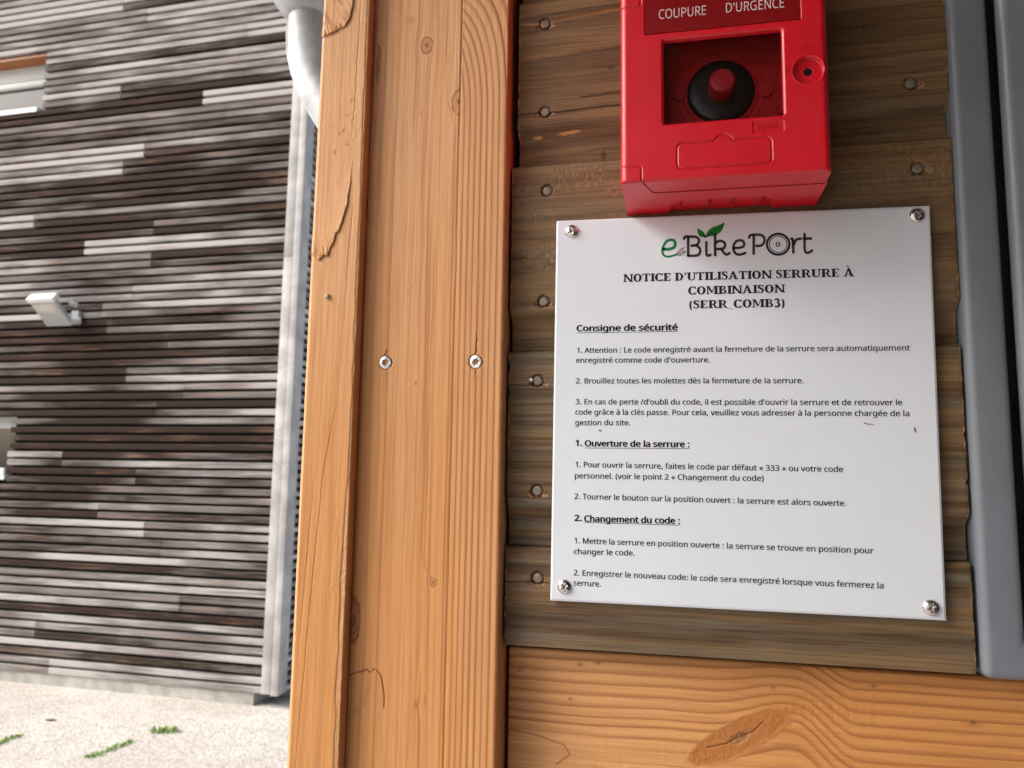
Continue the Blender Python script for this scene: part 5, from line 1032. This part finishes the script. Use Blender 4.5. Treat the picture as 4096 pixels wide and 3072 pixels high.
def G_3():
    p = smoothpath([(.09, .84), (.20, .95), (.36, .95), (.47, .84), (.46, .67), (.30, .555)], 5); q = smoothpath([(.30, .555), (.48, .47), (.53, .27), (.42, .09), (.24, .045), (.08, .17)], 5)
    return ribbon(p, [.09+.13*math.sin(math.pi*i/(len(p)-1)) for i in range(len(p))])+ribbon(q, [.09+.15*math.sin(math.pi*i/(len(q)-1)) for i in range(len(q))]), .66
SER = {'N': G_N, 'O': G_O, 'T': G_T, 'I': G_I, 'C': G_C, 'E': G_E, 'D': G_D, "'": G_q, 'U': G_U, 'L': G_L, 'S': G_S, 'A': G_A, 'À': G_a, 'R': G_R, 'M': G_M, 'B': G_B, '(': G_lp, ')': G_rp, '_': G_us, '3': G_3}
hm = MB()
def serif_line(txt, p0, p1, cap, sp=.02):
    adv = sum((.33 if c == ' ' else SER[c]()[1])+sp for c in txt)-sp; dx, dz = p1[0]-p0[0], p1[1]-p0[1]; L = math.hypot(dx, dz); ex = (dx/L, dz/L); k = L/adv; x = 0
    for c in txt:
        if c == ' ': x += .33+sp; continue
        P, a = SER[c]()
        for q in P:
            hm.add([(p0[0]+ex[0]*(x+u)*k-ex[1]*v*cap-OS[0], TY, p0[1]+ex[1]*(x+u)*k+ex[0]*v*cap-OS[2]) for u, v in q], [tuple(range(len(q)))])
        x += a+sp
serif_line("NOTICE D'UTILISATION SERRURE À", za(427, 448), za(1690, 417), .0053)
serif_line("COMBINAISON", za(780, 517), za(1311, 505), .0053)
serif_line("(SERR_COMB3)", za(785, 593), za(1311, 584), .0053)
hm.build('title', M['ink'], sign)

# ---- logo ------------------------------------------------------------------------------------
LK = 700/2212
def lg(a, b): p = at(2600+a*LK, 860+b*LK, TY); return (p[0], p[2])
def lpoly(mb, pts, dy=0.0):
    q = [lg(*p) for p in pts]; mb.add([(x-OS[0], TY-dy, z-OS[2]) for x, z in q], [tuple(range(len(q)))])
def lstroke(mb, pts, wd=34, caps=True, smooth=True, dy=0.0):
    p = smoothpath(pts, 6) if smooth and len(pts) > 2 else pts
    for q in ribbon(p, wd if not isinstance(wd, list) else [wd[0]+(wd[1]-wd[0])*i/(len(p)-1) for i in range(len(p))]): lpoly(mb, q, dy)
    if caps:
        for e, r in ((p[0], wd[0] if isinstance(wd, list) else wd), (p[-1], wd[1] if isinstance(wd, list) else wd)):
            lpoly(mb, [(e[0]+r/2*math.cos(2*math.pi*i/14), e[1]+r/2*math.sin(2*math.pi*i/14)) for i in range(14)], dy)
def lellipse(mb, cx, cy, rx, ry, t, n=48, dy=0.0):
    for i in range(n):
        a, b = 2*math.pi*i/n, 2*math.pi*(i+1)/n
        lpoly(mb, [(cx+rx*math.cos(a), cy+ry*math.sin(a)), (cx+rx*math.cos(b), cy+ry*math.sin(b)), (cx+(rx-t)*math.cos(b), cy+(ry-t)*math.sin(b)), (cx+(rx-t)*math.cos(a), cy+(ry-t)*math.sin(a))], dy)
logo = empty('logo', (0, 0, 0)); logo.parent = sign
m = MB()
for P in ([(430, 300), (440, 278), (468, 270), (482, 272)], [(482, 275), (570, 275), (612, 300), (617, 340), (590, 378), (525, 388)], [(588, 385), (625, 418), (634, 465), (610, 503), (560, 514), (482, 515)],
          [(712, 345), (713, 480), (722, 510), (745, 513), (764, 502)], [(835, 350), (880, 326), (930, 342), (950, 378), (928, 420), (850, 432)], [(900, 432), (945, 488), (972, 500), (990, 492), (1004, 482)],
          [(1060, 416), (1110, 415), (1165, 406), (1190, 378), (1176, 332), (1130, 320), (1085, 337), (1056, 392), (1058, 448), (1090, 492), (1145, 500), (1203, 480)],
          [(1252, 286), (1265, 258), (1310, 250)], [(1311, 250), (1390, 250), (1432, 272), (1449, 315), (1430, 365), (1395, 388), (1345, 391)], [(1785, 302), (1800, 302), (1808, 330)], [(1822, 372), (1835, 330), (1865, 306), (1907, 299)],
          [(1953, 240), (1955, 425), (1970, 470), (2005, 476), (2050, 450)]): lstroke(m, P, 33)
for P in ([(482, 280), (482, 515)], [(822, 250), (823, 508)], [(1311, 255), (1311, 490)], [(1806, 318), (1812, 475)], [(1945, 298), (2035, 298)]): lstroke(m, P, 34, smooth=False)
lellipse(m, 702, 272, 20, 19, 19.5, 24, .00012)
m.build('lettering', M['logo_ink'], logo)
m = MB(); lstroke(m, [(172, 431), (235, 432), (298, 412), (318, 372), (305, 325), (262, 313), (210, 332), (168, 395), (156, 455), (172, 505), (215, 526), (265, 520), (310, 508), (345, 497)], [40, 22]); m.build('letter_e', M['green_ink'], logo)
m = MB(); lellipse(m, 1620, 370, 156, 146, 29); lellipse(m, 1620, 370, 117, 110, 11); lellipse(m, 1618, 372, 31, 30, 15, 28); m.build('wheel', M['ink'], logo)
m = MB(); lpoly(m, smoothpath([(597, 165), (640, 190), (680, 220), (698, 255), (690, 276), (660, 282), (620, 260), (603, 220)], 3)); m.build('leaf', M['leaf_ink'], logo)
m = MB(); lpoly(m, smoothpath([(945, 85), (935, 135), (900, 205), (840, 250), (780, 265), (714, 277), (712, 250), (735, 200), (780, 160), (850, 135), (910, 110)], 3)); m.build('leaf', M['leaf_ink'], logo)
m = MB(); lpoly(m, [(806, 205), (765, 213), (735, 235), (722, 262), (745, 255), (790, 238)], .00008); lpoly(m, [(655, 240), (668, 246), (688, 266), (692, 274), (668, 262)], .00008); m.build('leaf_vein', M['leaf_dark'], logo)
m = MB(); lpoly(m, [(375, 440), (370, 428), (385, 418), (425, 452), (432, 498), (402, 512)]); m.build('plug', M['plug_ink'], logo)
m = MB(); lpoly(m, [(336, 474), (375, 441), (402, 510), (385, 521), (352, 514), (338, 492)]); m.build('plug', M['plug_dark'], logo)
m = MB(); lstroke(m, [(402, 430), (428, 415)], 19); lstroke(m, [(428, 470), (450, 459)], 19); m.build('plug_prong', M['prong_ink'], logo)
for o in logo.children:                    # children keep the sheet's own coordinates
    pass
# ---- smears of dirt
def smear(pts, seed):
    r = random.Random(seed); mb = MB()
    for _ in range(26):
        t = r.random()*(len(pts)-1); i = min(int(t), len(pts)-2); f = t-i
        x = pts[i][0]*(1-f)+pts[i+1][0]*f+r.gauss(0, .00018); z = pts[i][1]*(1-f)+pts[i+1][1]*f+r.gauss(0, .00014); s_ = r.uniform(.00012, .00045)
        n = 6; ph = r.random()*6
        mb.add([(x+s_*1.5*math.cos(ph+k*6.283/n)*r.uniform(.6, 1.2)-OS[0], TY-.00002-.000002*_, z+s_*.6*math.sin(ph+k*6.283/n)*r.uniform(.6, 1.2)-OS[2]) for k in range(n)], [tuple(range(n))])
    return mb.build('smear', M['smear'], sign)
smear([zb(1640, 118), zb(1660, 124), zb(1690, 127)], 1); smear([zb(1900, 140), zb(1903, 152), zb(1907, 165)], 2); smear([zb(277, 155), zb(288, 158)], 3)
# ---- the four pan-head screws
def pozi(a, c):
    q = math.hypot(a, c); r = .0046
    h = .0024*math.sqrt(max(0, 1-(q/r)**2))+.0001
    w_ = .00058-.00012*q/.0024
    cross = max(w_-abs(a), w_-abs(c)) if q < .0025 else -1
    if q < .0009: cross = max(cross, .0009-q)
    if cross > 0: h -= min(1, cross/.00022)*.0016*max(.25, 1-q/.0032)
    u, v = (a+c)*.7071, (a-c)*.7071
    if q < .0030 and min(abs(u), abs(v)) < .00014: h -= .00016
    return h
for i, (px_, py_) in enumerate(((1234.5, 499.5), (1982, 464), (1219, 1268), (2012, 1313))):
    p = at(px_*1.85172, py_*1.85172, SY-.001)
    s_ = screw_head('screw', sign, p[0]-.04, SY, p[2]-1.42, .0046, pozi, M['screw'], (.55, .75, .70, .45)[i], 34, 96)
    s_.rotation_euler = (R((4, -3, 3, -2)[i]), 0, R((-4, 5, 3, -5)[i]))
    mb = MB(); k = .0018; b_ = .0005
    rot = (.55, .75, .70, .45)[i]; cr, sr_ = math.cos(rot), math.sin(rot)
    arm = [(-b_, -k), (b_, -k), (b_, -b_), (k, -b_), (k, b_), (b_, b_), (b_, k), (-b_, k), (-b_, b_), (-k, b_), (-k, -b_), (-b_, -b_)]
    mb.prism([(a*cr-c*sr_, a*sr_+c*cr) for a, c in arm], -.0011, -.0002); mb.build('screw_socket', M['socket'], s_)

# ================================================================== RED EMERGENCY SWITCH BOX
BX0, BX1, BZ0, BZ1, BF = -28.8, 90.4, 1674.3, 1856.0, -.060     # millimetres and front plane
box = empty('emergency_switch_box', (.031, 0, 1.674)); tag(box, 'red plastic emergency cut-off box with a glazed push button, mounted above the white notice', 'switch box')
OB = (.031, 0, 1.674)
def shift(o): o.location = (-OB[0], -OB[1], -OB[2]); return o
def rrect(X, Z, x0, x1, z0, z1, r):
    qx = np.abs(X-(x0+x1)/2)-(x1-x0)/2+r; qz = np.abs(Z-(z0+z1)/2)-(z1-z0)/2+r
    return np.hypot(np.maximum(qx, 0), np.maximum(qz, 0))+np.minimum(np.maximum(qx, qz), 0)-r
WIN = (-3.4, 65.3, 1708.8, 1762.5, 1.6)
LOCK = (79.3, 1735.2, 8.2)
def cover_fn(X, Z):
    h = 0*X
    # rounded long edges and bottom edge
    for e, r in ((X-BX0, 4.2), (BX1-X, 4.2), (Z-BZ0, 1.6), (BZ1-Z, 2.5)):
        k = np.clip(r-e, 0, r); h = h-(r-np.sqrt(np.maximum(r*r-k*k, 0)))
    d = rrect(X, Z, *WIN); h = h-.55*sstep(1.1, .0, d)-.6*sstep(.3, -.2, d)
    d = rrect(X, Z, -14.0, 75.9, 1766.8, 1852, .6); h = h-.7*sstep(.35, -.15, d)
    d = np.hypot(X-LOCK[0], Z-LOCK[1])-LOCK[2]; h = h-2.6*sstep(.30, -.25, d)+.12*sstep(1.0, .2, np.abs(d-.8))
    dl = np.hypot(X-LOCK[0], Z-LOCK[1]); h = h-5.0*sstep(2.25, 1.8, dl)
    d = np.minimum(rrect(X, Z, 4.6, 57.8, 1680.6, 1696.3, 3.0), np.hypot(X-31.1, Z-1694.4)-5.4); h = h-.75*sstep(.62, .25, np.abs(d))
    d = rrect(X, Z, 47.6, 65.0, 1699.1, 1706.0, 1.0); h = h-.35*sstep(.25, -.25, d)
    # hinge covers at the two left corners, seen as parting lines
    for (za_, zb_) in ((1600, 1684.2), (1786.0, 1900)):
        d = rrect(X, Z, -60, -16.2, za_, zb_, 2.2); h = h-.55*sstep(.5, .12, np.abs(d))+.1*sstep(0, -1.2, d)
    for q, (sx, sz, a_) in enumerate(((44, 1678.2, 2.5), (47, 1678.4, 1.6), (49.5, 1678.3, 1.8))):
        h = h+.12*sstep(1.0, .6, np.hypot((X-sx)/a_, (Z-sz)/.35))
    return h, (0*X, 0*X, 0*X, 0*X)
zc = np.linspace(BZ0/1000, BZ1/1000, 520)
cov = relief('cover', np.full(len(zc), BX0/1000), np.full(len(zc), BX1/1000), zc, 341, BF, .020, cover_fn, M['red'], box,
             skip=lambda X, Z: (rrect(X, Z, *WIN) < -.45)); shift(cov)
# relief() drops the skirt straight back; the window reveal is its own ring of wall
def rr_pts(x0, x1, z0, z1, r, n=6):
    P = []
    for cx, cz, a0 in ((x1-r, z1-r, 0), (x0+r, z1-r, 90), (x0+r, z0+r, 180), (x1-r, z0+r, 270)):
        for i in range(n+1): t = R(a0+90*i/n); P.append((cx+r*math.cos(t), cz+r*math.sin(t)))
    return P
rp = rr_pts(WIN[0]+.3, WIN[1]-.3, WIN[2]+.3, WIN[3]-.3, 1.4); n = len(rp)
mb = MB(); mb.add([(x/1000, BF+.0009, z/1000) for x, z in rp]+[(x/1000, BF+.0040, z/1000) for x, z in rp], [(i, (i+1) % n, (i+1) % n+n, i+n) for i in range(n)])
shift(mb.build('window_reveal', M['red'], box))
mb = MB(); mb.box(WIN[0]/1000-.001, WIN[1]/1000+.001, BF+.0042, BF+.0055, WIN[2]/1000-.001, WIN[3]/1000+.001); shift(mb.build('window_pane', M['pane'], box))
# enclosure base: body behind the cover, open pocket at the foot with two knock-outs
mb = MB(); x0, x1, z0, z1 = BX0/1000+.0006, BX1/1000-.0006+.0016, 1.6745, BZ1/1000-.001
ys, yb = -.0395, -.0005
def frame(mb, y0, y1, t):
    mb.box(x0, x0+t, y0, y1, z0+.001, z1); mb.box(x1-t, x1, y0, y1, z0+.001, z1); mb.box(x0+t, x1-t, y0, y1, z1-t, z1)
frame(mb, ys, yb, .003)
# bottom wall as polygons round the arched pocket
pk = [(.0000, .0), (.0004, -.0150), (.0030, -.0205), (.0075, -.0235), (.0560, -.0235), (.0605, -.0205), (.0635, -.0150), (.0640, .0)]
low = [(x0, yb), (x0, ys), (x1, ys), (x1, yb)]
def flat(mb, pts, z): mb.add([(x, y, z) for x, y in pts], [tuple(range(len(pts)))])
flat(mb, [(x0, yb), (x0, ys), (pk[3][0], ys), pk[3], pk[2], pk[1], (pk[0][0], yb)], z0)
flat(mb, [(pk[3][0], ys), (pk[4][0], ys), pk[4], pk[3]], z0)
flat(mb, [(pk[4][0], ys), (x1, ys), (x1, yb), (pk[7][0], yb), pk[6], pk[5], pk[4]], z0)
P0 = [(pk[0][0], yb)]+pk[1:7]+[(pk[7][0], yb)]
mb.add([(x, y, z0) for x, y in P0]+[(x, y, z0+.0016) for x, y in P0], [(i, i+1, i+1+len(P0), i+len(P0)) for i in range(len(P0)-1)])
flat(mb, P0, z0+.0016)
mb.box(x0, x1, yb-.0002, yb+.0003, z0+.006, z1)
shift(mb.build('base', M['red'], box))
# cover skirt continues to the parting line with the hinge dog-leg
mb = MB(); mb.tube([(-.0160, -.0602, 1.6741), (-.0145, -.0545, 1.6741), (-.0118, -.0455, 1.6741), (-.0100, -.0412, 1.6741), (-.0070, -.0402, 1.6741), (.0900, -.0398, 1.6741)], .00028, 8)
shift(mb.build('parting_line_shade', M['red_dark'], box))  # shade in the gap, painted as a thin dark-red bead
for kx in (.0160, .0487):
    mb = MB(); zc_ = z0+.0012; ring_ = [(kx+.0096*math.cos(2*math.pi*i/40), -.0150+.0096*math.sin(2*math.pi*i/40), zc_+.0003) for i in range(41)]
    mb.tube(ring_, .0006, 8, caps=False); shift(mb.build('knockout_groove_shade', M['red_dark'], box)); mb = MB()  # dark-red ring paints the shade inside the groove
    vs = [(kx+r*math.cos(2*math.pi*i/40), -.0150+r*math.sin(2*math.pi*i/40), zc_+d) for r, d in ((.0088, -.0001), (.0088, .0004)) for i in range(40)]
    mb.add(vs, [tuple(range(40))]+[(i, (i+1) % 40, (i+1) % 40+40, i+40) for i in range(40)])
    mb.box(kx-.003, kx+.003, -.0105, -.0098, zc_-.0004, zc_-.0001)
    shift(mb.build('knockout', M['red'], box))
# inside: back panel with moulded ledges, black collar and red push button
mb = MB(); mb.box(-.020, .082, -.0300, -.0280, 1.692, 1.790)
for z_, y_ in ((1.7585, -.0315), (1.722, -.0308)): mb.box(-.020, .082, y_, -.0298, z_-.0005, z_+.0005)
mb.lathe([(.0225, -.0312), (.0240, -.0299)], .0318, 0, 1.7406, 48); mb.lathe([(.0265, -.0304), (.0272, -.0299)], .0318, 0, 1.7406, 48)
mb.lathe([(.0042, -.0322), (.0048, -.0299)], .0585, 0, 1.7395, 28); mb.lathe([(.0042, -.0322), (.0048, -.0299)], .0065, 0, 1.7420, 28)
mb.lathe([(.0035, -.0322), (.004, -.0299)], .0690, 0, 1.7270, 28)
shift(mb.build('inner_panel', M['red_inner'], box))
mb = MB(); mb.lathe([(.0070, -.0352), (.0130, -.0354), (.0185, -.0349), (.0200, -.0340), (.0205, -.0325), (.0207, -.0290), (.0185, -.0240)], .0318, 0, 1.7406, 64)
collar = shift(mb.build('button_collar', M['black'], box))
mb = MB(); mb.lathe([(.0002, -.0478), (.0050, -.0478), (.0068, -.0474), (.0075, -.0467), (.0078, -.0455), (.0080, -.0345)], .0319, 0, 1.7404, 48)
shift(mb.build('push_button', M['red_button'], box))
mb = MB(); mb.lathe([(.0023, BF+.0026), (.0023, BF+.0068)], LOCK[0]/1000, 0, LOCK[1]/1000, 24); mb.lathe([(.0023, BF+.0066), (.0001, BF+.0066)], LOCK[0]/1000, 0, LOCK[1]/1000, 24)
shift(mb.build('key_hole', M['hole'], box))
# label plate and its white lettering
mb = MB(); mb.box(-.0136, .0755, BF+.0001, BF+.0006, 1.7671, 1.8515); lp = shift(mb.build('label_plate', M['red_dark'], box))
LYF = BF-.0001
def z8(a, b): p = at(2400+a*.5424, b*.5424, LYF); return (p[0], p[2])
tl = text_mesh('lettering', [("COUPURE", z8(434, 141), z8(782, 108), .0060), ("D'URGENCE", z8(929, 93), z8(1358, 54), .0060)], M['label_ink'], lp, LYF, (0, 0, 0), 0)
el = text_mesh('embossed_lettering', [("legrand", z8(1158, 948), z8(1300, 937), .0030)], M['red'], cov, BF+.00002, (0, 0, 0), 0, .0004)
mb = MB()
def stroke_box(pts, wd=.00035):
    for (xa, za_), (xb, zb_) in zip(pts, pts[1:]):
        l = math.hypot(xb-xa, zb_-za_) or 1; nx_, nz_ = -(zb_-za_)/l*wd/2, (xb-xa)/l*wd/2
        mb.prism([(xa+nx_, za_+nz_), (xa-nx_, za_-nz_), (xb-nx_, zb_-nz_), (xb+nx_, zb_+nz_)][::-1], BF-.00022, BF+.0002)
cx, cz = .0789, 1.7490
stroke_box([(cx-.0017, cz-.0012), (cx-.0017, cz+.0012), (cx+.0017, cz+.0012), (cx+.0017, cz-.0012), (cx-.0017, cz-.0012)])
stroke_box([(cx-.0011, cz+.0012), (cx-.0011, cz+.0028), (cx, cz+.0036), (cx+.0011, cz+.0028), (cx+.0011, cz+.0012)])
stroke_box([(cx-.0010, 1.7455), (cx, 1.7440), (cx+.0010, 1.7455)])
cx, cz = .0680, 1.7350
stroke_box([(cx-.0017, cz-.0012), (cx-.0017, cz+.0012), (cx+.0017, cz+.0012), (cx+.0017, cz-.0012), (cx-.0017, cz-.0012)])
stroke_box([(cx-.0001, cz+.0012), (cx-.0001, cz+.0030), (cx+.0010, cz+.0036), (cx+.0021, cz+.0030), (cx+.0021, cz+.0020)])
mb.build('padlock_symbol', M['red'], cov)

# ================================================================== GREY METAL CABINET
cab = empty('metal_cabinet', (.173, 0, 1.388)); tag(cab, 'grey powder-coated metal cabinet standing at the right edge beside the plank ends', 'cabinet')
CO = (.173, 0, 1.388)
def cshift(o): o.location = (-CO[0], -CO[1], -CO[2]); return o
mb = MB(); mb.prism([(.1733, 1.3883), (.75, 1.3883), (.75, 1.4112), (.1966, 1.4112), (.1966, 2.1), (.1733, 2.1)], -.0035, .30)
cshift(mb.build('frame', M['cabinet'], cab, bevel=.0052, seg=5))
mb = MB(); mb.box(.197, .75, .009, .012, 1.41, 2.1); cshift(mb.build('inner_gasket', M['black'], cab))
mb = MB(); mb.box(.2022, .75, -.0045, .007, 1.4150, 2.1); cshift(mb.build('door', M['cabinet'], cab, bevel=.0056, seg=5))
